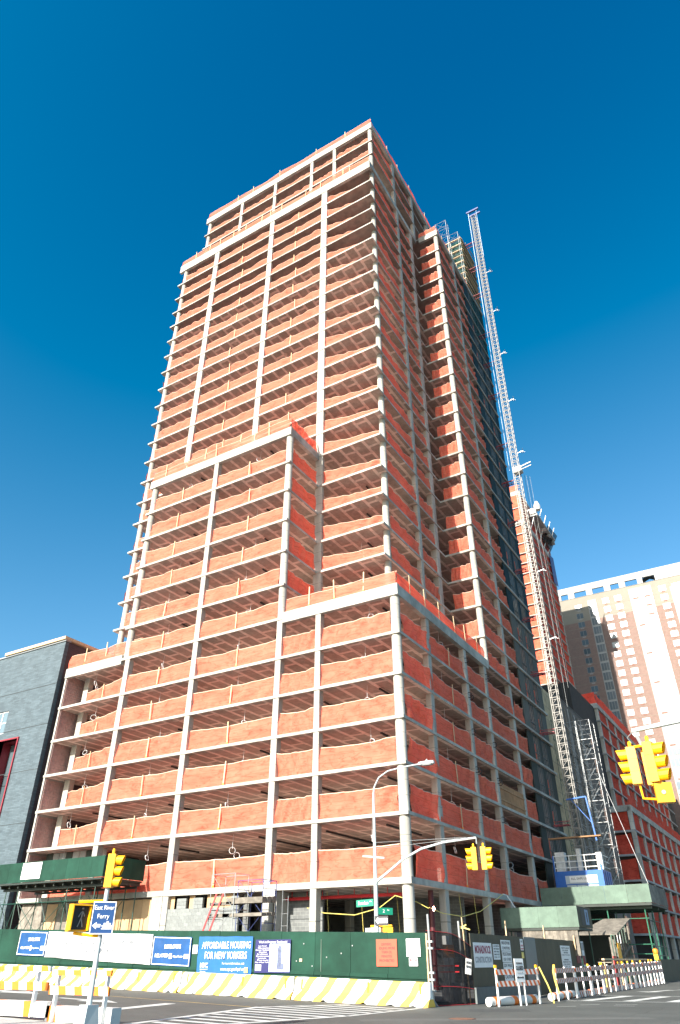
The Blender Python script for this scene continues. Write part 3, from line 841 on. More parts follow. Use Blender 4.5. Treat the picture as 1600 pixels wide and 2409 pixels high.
mb.box(x0 - 0.12, x0, YB - 0.12, YB + 1.6, z0, z1 + 0.12).box(x1, x1 + 0.12, YB - 0.12, YB + 1.6, z0, z1 + 0.12).box(x0, x1, YB - 0.12, YB + 1.6, z1, z1 + 0.12)
W(mb, 'red_window_frame', ['red_frame'], lb)
slot = W(MB().box(x0, x1, YB + 1.3, YB + 1.4, z0, z0 + 0.05), 'tall_window', ['frame'], lb)
for i in range(6):
    za = z0 + i * (z1 - z0) / 6
    Wo(MB().box(x0 + 0.03, (x0 + x1) / 2 - 0.03, YB + 1.2, YB + 1.24, za + 0.05, za + (z1 - z0) / 6 - 0.05), 'pane', ['glass_sky'], lb, slot)
    Wo(MB().box((x0 + x1) / 2 + 0.03, x1 - 0.03, YB + 1.2, YB + 1.24, za + 0.05, za + (z1 - z0) / 6 - 0.05), 'pane', ['glass_sky'], lb, slot)
    Wo(MB().box(x0, x1, YB + 1.14, YB + 1.19, za - 0.04, za + 0.04), 'mullion', ['frame'], lb, slot)
Wo(MB().box((x0 + x1) / 2 - 0.03, (x0 + x1) / 2 + 0.03, YB + 1.13, YB + 1.185, z0, z1), 'mullion', ['frame'], lb, slot)
x0, x1, z0, z1 = WI
w_ = W(MB().box(x0, x1, YB + 0.12, YB + 0.2, z0, z0 + 0.1).box(x0, x1, YB + 0.12, YB + 0.2, z1 - 0.1, z1), 'window', ['white'], lb)
for i in range(6):
    xa = x0 + (x1 - x0) * i / 6; xb = x0 + (x1 - x0) * (i + 1) / 6
    Wo(MB().box(xa + 0.04, xb - 0.04, YB + 0.16, YB + 0.18, z0 + 0.1, z1 - 0.1), 'pane', ['glass_sky'], lb, w_)
    Wo(MB().box(xb - 0.04, xb + 0.04, YB + 0.11, YB + 0.21, z0 + 0.1, z1 - 0.1), 'mullion', ['white'], lb, w_)
    Wo(MB().box(xa + 0.04, xb - 0.04, YB + 0.125, YB + 0.195, z0 + 1.0, z0 + 1.07), 'mullion', ['white'], lb, w_)

# ------------------------------------------------------------------ street level infill of the tower (parts of it)
# plywood sheets behind the left shed
xw = -52.0
i = 0
while xw < -38.8:
    x1_ = min(xw + 1.22, -38.75)
    for (za, zb) in ((0.75 - 0.05, 2.9), (2.93, 5.15)):
        if i < 2: continue
        if zb > 5 and i in (3,): continue
        W(MB().box(xw + 0.01, x1_ - 0.01, 39.92, 39.95, za, zb), 'plywood_sheet', ['ply'], tower)
    xw += 1.22; i += 1
W(MB().box(-52.4, -38.7, 39.97, 40.15, 0.1, 5.2), 'stud_wall', ['wood_grey'], tower)
W(MB().box(-38.7, -38.0, 39.64, 40.2, 0.1, 5.24), 'pier', ['conc_edge'], tower)
W(MB().box(-38.0, -37.8, 39.66, 40.2, 0.1, 5.24), 'door_frame', ['white_worn'], tower)
# block wall, block by block; joints recessed
BLK = MB().box(0, 0.39, 0, 0.18, 0, 0.19).mesh('concrete_block', ['cmu'])
BLKH = MB().box(0, 0.19, 0, 0.18, 0, 0.19).mesh('concrete_block_half', ['cmu'])
def blocks(x0, x1, z0, z1, y):
    z = z0; row = 0
    while z + 0.19 <= z1 + 0.01:
        x = x0
        if row % 2:
            put('concrete_block', BLKH, tower, (x - TB[0], y - TB[1] + random.uniform(-0.003, 0.003), z)); x += 0.2
        while x + 0.39 <= x1 + 0.02:
            put('concrete_block', BLK, tower, (x - TB[0], y - TB[1] + random.uniform(-0.004, 0.004), z)); x += 0.4
        if x + 0.18 <= x1 + 0.02:
            put('concrete_block', BLKH, tower, (x - TB[0], y - TB[1], z))
        z += 0.2; row += 1
blocks(-37.75, -31.35, 2.3, 4.5, 39.74)
blocks(-36.5, -35.7, 4.5, 5.25, 39.74); blocks(-35.1, -34.3, 4.5, 5.25, 39.74); blocks(-31.95, -31.35, 4.5, 5.25, 39.74)
W(MB().box(-37.75, -31.35, 39.75, 39.9, 0.1, 4.49), 'mortar_bed', ['mortar'], tower)
for a, b_ in ((-37.75, -36.9), (-35.6, -35.15), (-34.1, -32.0)):
    W(MB().box(a, b_, 39.95, 39.98, 4.5, 5.24), 'plywood_infill', ['ply'], tower)
W(MB().box(-31.3, -30.9, 40.2, 40.4, 0.1, 5.24), 'brown_pier', ['cmu_dark'], tower)
W(MB().box(-31.3, -29.5, 44, 44.1, 0.1, 5.2), 'inner_partition', ['ply_dark'], tower)
W(MB().box(-28.6, -26.1, 41.3, 41.5, 0.1, 5.24), 'inner_block_wall', ['cmu_dark'], tower)
W(MB().box(-28.75, -28.6, 40.0, 41.3, 0.1, 5.24), 'inner_pier', ['conc_edge'], tower)
# second storey, behind the netting at the left
W(MB().box(-51.2, -46, 42.6, 42.7, 5.62, 8.83), 'plywood_screen', ['ply_dark'], tower)
for i in range(9):
    W(MB().box(-51.9 + i * 0.75, -51.2 + i * 0.75, 40.9, 40.94, 7.3, 8.8), 'louvre_panel', ['conc_grey' if i % 3 else 'darkboard'], tower)
# red fire main with hangers, yellow work-light cable, lamps
mb = MB().tube([(-29.5, 41.0, 4.86), (-20.5, 41.0, 4.86)], 0.095, 8)
for i in range(8): mb.box(-29.3 + i * 1.12, -29.26 + i * 1.12, 40.98, 41.02, 4.9, 5.25)
W(mb, 'fire_main', ['red'], tower, True)
W(MB().tube([(-19.9, 43.6, 0.1), (-19.9, 43.6, 5.2)], 0.16, 10), 'standpipe', [mat('oxide_red', (0.09, 0.012, 0.016), 0.5, 0.2, 3)], tower, True)
W(MB().box(-29.25, -28.45, 39.5, 39.54, 4.95, 5.3), 'ventilator_frame', ['white'], tower)
W(MB().box(-29.2, -28.5, 39.49, 39.499, 5.0, 5.25), 'ventilator_face', ['conc_grey'], tower)
cab = [(-26.5, 40.2, 4.3), (-25.3, 40.2, 4.0), (-23.2, 40.2, 3.85), (-21.6, 40.2, 4.15), (-20.6, 40.3, 4.75), (-19.4, 40.6, 4.4), (-18.9, 41.0, 4.1)]
W(MB().tube(cab, 0.02, 5), 'work_light_cable', ['hose'], tower, True)
cab2 = [(-18.95, 41.2, 4.15), (-18.95, 43.0, 3.95), (-18.95, 46, 3.9), (-18.95, 49, 4.3), (-18.95, 52.0, 5.1), (-18.9, 53.5, 5.55)]
W(MB().tube(cab2, 0.022, 5), 'yellow_hose', ['hose'], tower, True)
W(MB().tube([(-18.9, 53.5, 5.55), (-18.8, 54.0, 5.5), (-17.4, 54.6, 3.0), (-16.9, 54.8, 1.2)], 0.04, 5), 'white_hose', ['white'], tower, True)
for (xx, yy, z0_) in ((-25.6, 41, 2.9), (-23.8, 42, 2.8), (-20.4, 41.5, 3.2), (-19.6, 44.6, 3.0), (-19.5, 47, 2.8), (-19.5, 49.5, 2.9), (-22.4, 44, 2.9)):
    W(MB().tube([(xx, yy, 5.2), (xx + 0.15, yy, z0_)], 0.014, 4), 'hanging_cable', ['hose'], tower)
M['bulb'] = emit_mat('bulb', (1.0, 0.45, 0.35), 14)
for (xx, yy, zz) in ((-18.95, 41.8, 4.1), (-20.3, 54.5, 4.4), (-20.5, 57.5, 4.5)):
    W(MB().lathe([(0.02, -0.1), (0.09, 0), (0.06, 0.1), (0.02, 0.14)], 8, (xx, yy, zz)), 'work_lamp', ['bulb'], tower, True)
W(MB().box(-23.2, -22.2, 41.4, 42.2, 0.2, 3.25), 'wrapped_pallet', ['white_worn'], tower)
W(MB().box(-22.1, -21.5, 41.6, 41.65, 0.2, 3.3).box(-22.15, -22.1, 41.6, 41.65, 0.2, 3.3).box(-22.9, -21.5, 41.5, 41.6, 3.3, 3.38), 'yellow_frame', ['yellow'], tower)

# ------------------------------------------------------------------ sidewalk sheds
def frame_leg(mb, x, y, z0, z1, r=0.035): mb.tube([(x, y, z0), (x, y, z1)], r, 6)
SB = (-44.7, 37.7, 0.6)
shed = thing('sidewalk_shed', 'dark green sidewalk shed beside the slate brick building, held up by cross-braced scaffold legs', 'sidewalk shed', SB)
sx0, sx1, sy0, sy1 = -50.4, -39.6, 35.8, 39.5
n_ = 9
for i in range(n_):
    a = sx0 + (sx1 - sx0) * i / n_; b_ = sx0 + (sx1 - sx0) * (i + 1) / n_
    W(MB().box(a + 0.004, b_ - 0.004, sy0, sy0 + 0.03, 6.24 + random.uniform(-0.006, 0.006), 7.5), 'parapet_panel', ['green'], shed)
for i in range(3):
    a = sy0 + 0.032 + (sy1 - sy0) * i / 3; b_ = sy0 + 0.032 + (sy1 - sy0) * (i + 1) / 3
    W(MB().box(sx1 - 0.03, sx1, a + 0.004, b_ - 0.004, 6.24, 7.5), 'side_panel', ['green'], shed)
W(MB().box(sx0, sx1 - 0.1, sy0 + 0.05, sy1, 6.12, 6.23), 'deck', ['darkboard'], shed)
for i in range(12):
    xx = sx0 + 0.3 + i * (sx1 - sx0 - 0.6) / 11
    W(MB().box(xx - 0.05, xx + 0.05, sy0 + 0.3, sy1, 5.92, 6.118), 'joist', ['darkboard'], shed)
for yy in (sy0 + 0.75, sy1 - 0.25):
    W(MB().box(sx0 + 0.1, sx1 - 0.3, yy - 0.06, yy + 0.06, 5.78, 5.918), 'bearer', ['darkboard'], shed)  # bearers coloured dark: the shade under the deck is put into their colour
legx = (-50.0, -48.7, -43.6, -42.2, -40.9, -39.9)
for xx in legx:
    for yy in (sy0 + 0.75, sy1 - 0.25):
        mb = MB(); frame_leg(mb, xx, yy, 0.75, 5.78, 0.04); mb.box(xx - 0.12, xx + 0.12, yy - 0.12, yy + 0.12, 0.72, 0.76)
        W(mb, 'leg', ['pipe_green'], shed, True)
for (a, b_) in ((-50.0, -48.7), (-48.7, -46.2), (-46.2, -43.6), (-43.6, -42.2), (-42.2, -40.9), (-40.9, -39.9), (-48.7, -43.6)):
    yy = sy0 + 0.79
    W(MB().tube([(a, yy, 1.2), (b_, yy, 5.2)], 0.022, 5).tube([(a, yy + 0.03, 5.2), (b_, yy + 0.03, 1.2)], 0.022, 5), 'cross_brace', ['pipe_green'], shed)
for xx in legx[::2]:
    W(MB().tube([(xx, sy0 + 0.3, 1.2), (xx, sy1 - 0.3, 5.2)], 0.022, 5).tube([(xx, sy0 + 0.3, 5.2), (xx, sy1 - 0.3, 1.2)], 0.022, 5), 'cross_brace', ['pipe_green'], shed)
W(MB().tube([(-50.2, sy0 + 0.7, 5.0), (-39.7, sy0 + 0.7, 5.0)], 0.028, 5), 'rail', ['pipe_green'], shed)
M['paper'] = mat('sign_white', (0.80, 0.80, 0.80), 0.5, 0.04, 2)
M['ink'] = mat('ink_grey', (0.35, 0.36, 0.38), 0.6, 0.02, 1)
M['ink_pale'] = mat('ink_pale', (0.16, 0.17, 0.19), 0.6, 0.02, 1)
M['ink_black'] = mat('ink_black', (0.03, 0.03, 0.035), 0.6, 0.02, 1)
M['ink_white'] = mat('ink_white', (0.85, 0.85, 0.87), 0.6, 0.02, 1)
M['ink_red'] = mat('ink_red', (0.50, 0.02, 0.03), 0.6, 0.02, 1)
M['ink_navy'] = mat('ink_navy', (0.012, 0.014, 0.10), 0.6, 0.02, 1)
M['sign_blue'] = mat('banner_dark_blue', (0.006, 0.062, 0.20), 0.45, 0.18, 1.5, 0.5, 3)
M['sign_sky'] = mat('banner_sky_blue', (0.012, 0.105, 0.34), 0.45, 0.12, 1.5, 0.5, 3)
M['sign_orange'] = mat('sign_orange', (0.50, 0.075, 0.035), 0.5, 0.06, 2)
M['sign_green'] = mat('street_sign_green', (0.01, 0.23, 0.14), 0.4, 0.05, 2)
M['sign_street_blue'] = mat('ferry_sign_blue', (0.008, 0.05, 0.17), 0.4, 0.06, 2)

def sign(name, label, x0, x1, z0, z1, y, m_, cat='sign', group=None, border=None, t=0.012, tilt=0.0):
    """a flat board on a wall that faces -y"""
    r = thing(name, label, cat, ((x0 + x1) / 2, y, (z0 + z1) / 2), 0, group)
    r.rotation_euler = (0, R(tilt), 0)
    w = (x1 - x0) / 2; h = (z1 - z0) / 2
    put('board', MB().box(-w, w, -t, 0, -h, h).mesh('board', [m_]), r)
    if border:
        bw = border[1]; e = -t - 0.003
        put('border', MB().box(-w, w, e, -t, h - bw, h + 0.002).box(-w, w, e, -t, -h - 0.002, -h + bw).box(-w, -w + bw, e, -t, -h + bw, h - bw).box(w - bw, w, e, -t, -h + bw, h - bw).mesh('border', [border[0]]), r)
    r['_t'] = t
    return r
def lines(r, rows, m_, bold=0.0, font_h=None):
    """rows: (text, x centre, z centre, width, cap height)"""
    for body, x, z, w, h in rows:
        o = text(body, 'lettering', r, (x, -r['_t'] - 0.006, z), FY, h, m_, w, hmul=0, bold=bold, depth=0.002)
s = sign('shed_notice', 'white notice of grey print on the front of the dark green shed', -47.75, -45.75, 6.42, 7.44, 35.79, 'paper')
lines(s, [('For Leasing Information', 0, 0.38, 1.2, 0.16), ('Telephone 212 319', 0, 0.22, 0.9, 0.14), ('WT ASSOCIATES LLC', 0, -0.02, 1.45, 0.2), ('c/o RELATED', 0, -0.22, 0.9, 0.18), ('new york, ny', 0, -0.38, 1.0, 0.1)], 'ink')

# ------------------------------------------------------------------ green hoarding along the left street
FB = (-30, 33.1, 0)
hoard = thing('green_hoarding', 'long green plywood hoarding covered with banners, standing behind the striped concrete barriers', 'hoarding', FB)
x = -62.2
ww = 1.95
edges = []
while x < -15.45:
    edges.append(x); x += 3.51 if False else ww
edges = [-15.4 - ww * i for i in range(25)][::-1]
def top_z(x): return gz(x) + 2.68
for a, b_ in zip(edges, edges[1:]):
    dz = random.uniform(-0.008, 0.008); dy = random.uniform(-0.006, 0.006)
    mb = MB()
    v = [(a + 0.008, 33 + dy, gz(a) + 0.1), (b_ - 0.008, 33 + dy, gz(b_) + 0.1), (b_ - 0.008, 33 + dy, top_z(b_) + dz), (a + 0.008, 33 + dy, top_z(a) + dz)]
    v += [(p[0], p[1] + 0.03, p[2]) for p in v]
    mb.add(v, [(0, 1, 2, 3), (7, 6, 5, 4), (0, 4, 5, 1), (1, 5, 6, 2), (2, 6, 7, 3), (3, 7, 4, 0)])
    W(mb, 'panel', ['green'], hoard)
    mb = MB().beam((a, 32.97, gz(a) + 1.02), (b_ - 0.02, 32.97, gz(b_) + 1.02), 0.05, 0.14)
    W(mb, 'kick_board', ['green'], hoard)
    W(MB().beam((a, 33.08, gz(a) + 0.1), (a, 33.08, top_z(a) - 0.1), 0.09, 0.09), 'upright', ['wood_grey'], hoard)
W(MB().beam((-62, 33.09, top_z(-62) - 0.15), (-15.45, 33.09, top_z(-15.45) - 0.15), 0.05, 0.1), 'top_rail', ['wood_grey'], hoard)
W(MB().box(-15.42, -15.36, 32.95, 33.12, 0.05, 2.66), 'end_board', ['wood'], hoard)

def banner(name, label, xa, xb, za, zb, zc, zd, m_, border=None, cat='banner', group=None, seed=1):
    """a slightly rumpled cloth: left edge za (bottom) - zb (top), right edge zc - zd"""
    cx = (xa + xb) / 2; cz = (za + zb + zc + zd) / 4
    r = thing(name, label, cat, (cx, 32.93, cz), 0, group)
    mb = MB(); nx = 24; nz = 10; vs = []
    for j in range(nz + 1):
        for i in range(nx + 1):
            u = i / nx; w = j / nz
            lo = za + (zc - za) * u; hi = zb + (zd - zb) * u
            vs.append((xa + (xb - xa) * u - cx + 0.012 * noise.noise((w * 4, seed, 2)), 0.02 * noise.noise((u * 6, w * 4, seed)) - 0.012, lo + (hi - lo) * w - cz + (0.02 * noise.noise((u * 5, seed, 0)) if j in (0, nz) else 0)))
    mb.add(vs, [(j * (nx + 1) + i, j * (nx + 1) + i + 1, (j + 1) * (nx + 1) + i + 1, (j + 1) * (nx + 1) + i) for j in range(nz) for i in range(nx)])
    put('cloth', mb.mesh('cloth', [m_], smooth=True), r)
    if border:
        A = [Vector((xa - cx, -0.04, za - cz)), Vector((xb - cx, -0.04, zc - cz)), Vector((xb - cx, -0.04, zd - cz)), Vector((xa - cx, -0.04, zb - cz))]
        ins = border[1]; ctr = sum(A, Vector()) / 4
        B = [Vector((p.x + math.copysign(ins, ctr.x - p.x), p.y, p.z + math.copysign(ins, ctr.z - p.z))) for p in A]
        Dd = [Vector((p.x + math.copysign(ins * 2.0, ctr.x - p.x), p.y, p.z + math.copysign(ins * 2.0, ctr.z - p.z))) for p in A]
        mb = MB().add(B + Dd, [(0, 1, 5, 4), (1, 2, 6, 5), (2, 3, 7, 6), (3, 0, 4, 7)])
        put('border', mb.mesh('border', [border[0]]), r)
    r['_t'] = 0.045
    return r
b1 = banner('developers_banner', 'dark blue developers banner, leftmost on the green hoarding', -42.75, -40.25, 1.92, 3.18, 1.85, 3.1, 'sign_blue', ('ink_white', 0.035), seed=3)
lines(b1, [('DEVELOPERS', 0.15, 0.2, 1.05, 0.26), ('RELATED', -0.55, -0.22, 0.75, 0.2), ('Phipps Houses', 0.42, -0.24, 0.6, 0.12)], 'ink_white')
put('logo', MB().box(0.85, 1.3, -0.052, -0.048, -0.36, -0.14).mesh('logo', ['ink_white']), b1)
put('logo', MB().box(-0.1, 0.06, -0.052, -0.048, -0.36, -0.12).mesh('logo', ['ink_white']), b1)
b2 = banner('white_banner', 'long white banner with pale grey print between the two dark blue banners', -40.2, -31.7, 1.82, 3.1, 1.45, 2.84, 'paper', ('ink_pale', 0.03), seed=5)
lines(b2, [('PROUD TO PARTNER WITH THE CITY OF NEW YORK', 0.1, 0.18, 5.6, 0.32), ('ON THE FIRST PHASE OF HUNTER\u2019S POINT SOUTH', 0.1, -0.2, 5.6, 0.32)], 'ink_pale', 0.006)
b3 = banner('developers_banner', 'dark blue developers banner, left of the sky blue housing banner', -31.62, -28.9, 1.45, 2.76, 1.36, 2.68, 'sign_blue', ('ink_white', 0.035), seed=8)
lines(b3, [('DEVELOPERS', 0.1, 0.2, 1.15, 0.26), ('RELATED', -0.62, -0.2, 0.95, 0.22), ('Phipps Houses', 0.52, -0.24, 0.66, 0.12)], 'ink_white', 0.004)
put('logo', MB().box(0.95, 1.27, -0.052, -0.048, -0.34, -0.14).mesh('logo', ['ink_white']), b3)
put('logo', MB().box(-0.08, 0.1, -0.052, -0.048, -0.34, -0.1).mesh('logo', ['ink_white']), b3)
b4 = banner('affordable_housing_banner', 'sky blue banner reading AFFORDABLE HOUSING FOR NEW YORKERS', -28.4, -24.9, 1.04, 2.70, 1.0, 2.66, 'sign_sky', None, seed=11)
lines(b4, [('AFFORDABLE HOUSING', 0.1, 0.44, 3.15, 0.42), ('FOR NEW YORKERS', 0.1, 0.0, 2.7, 0.44)], 'ink_white', 0.003)
lines(b4, [('NYC', -1.25, -0.42, 0.5, 0.28)], 'ink_white', 0.008)
lines(b4, [('Department of', -1.25, -0.58, 0.5, 0.08), ('Housing', -1.3, -0.68, 0.35, 0.08), ('For more information, visit', 0.62, -0.33, 1.4, 0.14), ('www.nyc.gov/hpd or', 0.58, -0.57, 1.5, 0.2)], 'ink_white')
put('logo', MB().box(1.34, 1.56, -0.052, -0.048, -0.72, -0.5).mesh('logo', ['hose']), b4)
for i in range(3):
    put('wind_slit', MB().box(-1.0 + i * 0.95, -0.9 + i * 0.95, -0.05, -0.046, -0.16, -0.12).mesh('wind_slit', ['ink_black']), b4)
b5 = sign('progress_board', 'navy and white Work in Progress board with a drawing of a tower', -24.72, -22.6, 1.14, 2.52, 32.93, 'ink_navy')
put('picture_panel', MB().box(-0.18, 1.03, -0.02, -0.013, -0.64, 0.5).mesh('picture_panel', [mat('picture_pale_blue', (0.55, 0.68, 0.85), 0.5, 0.08, 1)]), b5)
put('tower_drawing', MB().box(0.3, 0.56, -0.026, -0.021, -0.5, 0.36).box(0.27, 0.68, -0.0262, -0.0212, -0.56, -0.3).box(0.36, 0.5, -0.0265, -0.0215, 0.36, 0.44).mesh('tower_drawing', [mat('drawing_grey', (0.10, 0.12, 0.2), 0.5, 0.4, 6)]), b5)
put('tower_drawing', MB().box(0.56, 0.66, -0.0262, -0.0212, -0.3, 0.3).mesh('tower_drawing', [mat('drawing_pale', (0.4, 0.45, 0.55), 0.5, 0.3, 6)]), b5)
lines(b5, [('Work in Progress: Residential', 0.0, 0.58, 1.7, 0.15)], 'ink_white')
for i, t_ in enumerate(('Hunter\u2019s Point South', 'Queens', 'Owner Related', 'Developer', 'Architect', 'Contractor', 'Completion', 'Permit', 'City of New York')):
    lines(b5, [(t_, -0.62 + 0.05 * (i % 2), 0.42 - i * 0.085, 0.5 + 0.16 * (i % 3), 0.075)], 'ink_white')
put('logo', MB().box(-1.0, -0.65, -0.02, -0.013, -0.6, -0.35).mesh('logo', ['paper']), b5)
s = sign('no_smoking_sign', 'small white sign with red ring between dark blue and sky blue banners', -28.8, -28.48, 1.94, 2.33, 32.95, 'paper')
put('red_ring', MB().tube([(0.09 * math.cos(a * PI / 8), -0.016, 0.06 + 0.09 * math.sin(a * PI / 8)) for a in range(17)], 0.012, 4).mesh('red_ring', ['ink_red']), s)
lines(s, [('NO SMOKING', 0, -0.12, 0.24, 0.06)], 'ink_red')
s = sign('idling_sign', 'orange sign telling drivers not to idle, on the right end of the hoarding', -17.9, -16.85, 1.42, 2.46, 32.95, 'sign_orange')
lines(s, [('DRIVERS', 0, 0.32, 0.5, 0.14), ('IDLING MORE', 0.03, 0.17, 0.8, 0.14), ('THAN (3)', 0, 0.02, 0.5, 0.14), ('MINUTES', 0, -0.14, 0.52, 0.14), ('PROHIBITED', 0, -0.30, 0.75, 0.14)], 'ink_red')
s = sign('sidewalk_closed_sheet', 'white sheet with pale red print right of the orange sign', -16.38, -15.7, 1.79, 2.47, 32.95, 'paper')
lines(s, [('SIDEWALK', 0, 0.15, 0.42, 0.1), ('CLOSED USE', 0, 0.0, 0.5, 0.1), ('OPPOSITE SIDE', 0, -0.14, 0.6, 0.1)], mat('ink_pale_red', (0.6, 0.2, 0.22), 0.6, 0.02, 1))
s = sign('danger_sign', 'small danger sign below the white sheet at the hoarding end', -16.27, -15.85, 1.44, 1.75, 32.95, 'paper')
put('danger_band', MB().box(-0.17, 0.17, -0.018, -0.013, 0.02, 0.12).mesh('danger_band', ['ink_red']), s)
lines(s, [('DANGER', 0, 0.07, 0.24, 0.07)], 'ink_white')
lines(s, [('NO TRESPASSING', 0, -0.07, 0.3, 0.05)], 'ink_black')

# ------------------------------------------------------------------ striped concrete barriers
M['barrier'] = stripe_mat('barrier_paint', (0.80, 0.80, 0.77), (0.80, 0.50, 0.07), 1.08, -0.75, 0.40, 0.45, curve=0.16)
def barrier(x0, x1, label):
    cx = (x0 + x1) / 2; L = (x1 - x0) / 2 - 0.03
    r = thing('concrete_barrier', label, 'barrier', (cx, 32.35, gz(cx)), 0, 'striped barriers in front of the green hoarding')
    r.rotation_euler = (0, math.atan(0.0212) if cx < -15.2 else 0, 0)
    prof = [(-0.36, 0), (-0.36, 0.08), (-0.14, 0.36), (-0.09, 0.84), (-0.05, 0.87), (0.05, 0.87), (0.09, 0.84), (0.14, 0.36), (0.36, 0.08), (0.36, 0)]
    n = len(prof); mb = MB(); N = 40; vs = []
    for i in range(N + 1):
        xx = -L + 2 * L * i / N
        for (py, pz) in prof:
            j = 0.012 * noise.noise((xx * 2.5 + cx, py * 4, pz * 4))
            k_ = 0
            if pz < 0.02: k_ = max(0, 0.16 * noise.noise((xx * 3 + cx, 3, 1)) - 0.01)
            vs.append((xx, py + j, pz + j + k_))
    fs = [(i * n + a, (i + 1) * n + a, (i + 1) * n + (a + 1) % n, i * n + (a + 1) % n) for i in range(N) for a in range(n)]
    fs = [tuple(reversed(q)) for q in fs]
    fs += [tuple(range(n)), tuple(reversed(range(N * n, N * n + n)))]
    mb.add(vs, fs)
    put('body', mb.mesh('body', ['barrier'], smooth=False), r)
    for xr in (-L * 0.9, L * 0.12, L * 0.86):
        put('reflector', MB().box(xr, xr + 0.09, -0.135, -0.118, 0.4, 0.8).mesh('reflector', ['orange_p']), r)
    return r
barrier(-21.86, -15.0, 'yellow and white striped concrete barrier at the right end of its row')
barrier(-28.75, -21.89, 'yellow and white striped concrete barrier below the sky blue housing banner')
barrier(-35.6, -28.78, 'yellow and white striped concrete barrier right of the pole with the ferry sign')
barrier(-42.3, -35.63, 'yellow and white striped concrete barrier below the long white banner')
barrier(-49.1, -42.33, 'yellow and white striped concrete barrier cut by the left edge of the photo')
# ------------------------------------------------------------------ road markings
M['line'] = mat('road_line_white', (0.60, 0.61, 0.58), 0.7, 0.10, 3, stain=0.18)
M['line_y'] = mat('road_line_yellow', (0.50, 0.36, 0.12), 0.7, 0.12, 3, stain=0.3)
def mark(name, pts, m_='line', h=0.004):
    q = []
    for x, y in pts:
        yy = y
        if x > -15.2:
            for _ in range(12): yy = y * (1.65 - g2(yy)) / 1.65
        q.append((x * yy / y if y > 44 else x, yy))
    mb = MB().add([(x, y, gz(x, y) + h) for x, y in q], [tuple(range(len(pts)))])
    o = put(name, mb.mesh(name, [m_])); o['kind'] = 'structure'
    return o
def strip(name, a, b_, w, m_='line', h=0.004):
    a = Vector(a); b_ = Vector(b_); d = (b_ - a).normalized(); s_ = Vector((-d.y, d.x)) * w / 2
    return mark(name, [a - s_, b_ - s_, b_ + s_, a + s_], m_, h)
# zebra over the left street
def lx(y): return -18.4 - (y - 18.8) * 0.21 if y < 27.2 else -20.15 + (y - 27.2) * 0.35
def rx(y): return -17.2 + (y - 16.5) * 0.2 if y < 25.9 else -15.33
y = 17.6; i = 0
while y < 31.3:
    if y + 0.34 < 31.5:
        o = mark('crossing_bar', [(lx(y) + 0.16, y), (rx(y) - 0.16, y), (rx(y + 0.34) - 0.16, y + 0.34), (lx(y + 0.34) + 0.16, y + 0.34)])
    y += 0.92; i += 1
strip('crossing_edge_line', (-18.15, 17.0), (-20.1, 27.2), 0.26, h=0.0045)
strip('crossing_edge_line', (-20.05, 27.3), (-18.4, 31.4), 0.2, h=0.0045)
strip('crossing_edge_line', (-17.1, 17.0), (-15.38, 25.9), 0.26, h=0.0045)
strip('crossing_edge_line', (-15.33, 26.0), (-15.2, 31.5), 0.2, h=0.0045)
strip('stop_line', (-22.0, 18.0), (-23.7, 26.1), 0.5)
strip('centre_line', (-20.35, 27.0), (-60, 29.9), 0.13, 'line_y')
mark('lane_arrow', [(-29.2, 25.3), (-29.2, 24.95), (-27.4, 24.85), (-27.2, 24.3), (-25.3, 24.75), (-27.0, 25.7), (-27.2, 25.25)])
mark('lane_arrow', [(-38.0, 27.0), (-38.0, 26.6), (-34.4, 26.3), (-34.2, 25.7), (-31.8, 26.2), (-33.8, 27.2), (-34.1, 26.8)])
strip('lane_line', (-23.3, 21.3), (-60, 23.2), 0.14)
# crossing and dashes in the right-hand street
strip('crossing_edge_line', (-11.9, 41.1), (-2, 43.1), 0.22)
strip('crossing_edge_line', (-11.9, 48.0), (-2, 50.1), 0.22)
for i in range(6):
    a = -11.4 + i * 1.9
    mark('crossing_bar', [(a, 41.6 + (a + 12) * 0.2), (a + 0.55, 41.7 + (a + 12) * 0.2), (a + 1.2, 48.0 + (a + 12) * 0.2), (a + 0.6, 47.9 + (a + 12) * 0.2)])
strip('lane_dash', (-10.8, 35.7), (-10.2, 36.5), 0.1); strip('lane_dash', (-10.3, 37.6), (-9.7, 38.5), 0.1)
strip('lane_dash', (-8.9, 37.7), (-8.05, 37.8), 0.1); strip('lane_dash', (-9.1, 38.9), (-8.2, 39.1), 0.1)
strip('lane_dash', (-13.2, 34.2), (-12.4, 34.5), 0.08)
mark('lane_arrow', [(-11.6, 55.4), (-10.7, 54.4), (-9.9, 55.3), (-10.4, 55.4), (-9.9, 58.8), (-10.2, 58.9), (-10.8, 55.5)])
strip('lane_line', (-9.9, 58), (-6.5, 80), 0.12)
# repaired strips of road
M['patch'] = mat('asphalt_patch', (0.055, 0.057, 0.054), 0.85, 0.2, 6, 0.4, 60)
M['patch2'] = mat('asphalt_patch_pale', (0.105, 0.108, 0.10), 0.85, 0.2, 6, 0.4, 60)
strip('road_patch', (-14.0, 24.5), (-6.0, 30.5), 0.9, 'patch2', 0.002)
strip('road_patch', (-27.0, 22.0), (-40.0, 23.2), 1.1, 'patch', 0.002)
mark('road_patch', [(-12.6, 30.5), (-10.6, 31.8), (-11.4, 33.4), (-13.3, 32.2)], 'patch', 0.002)
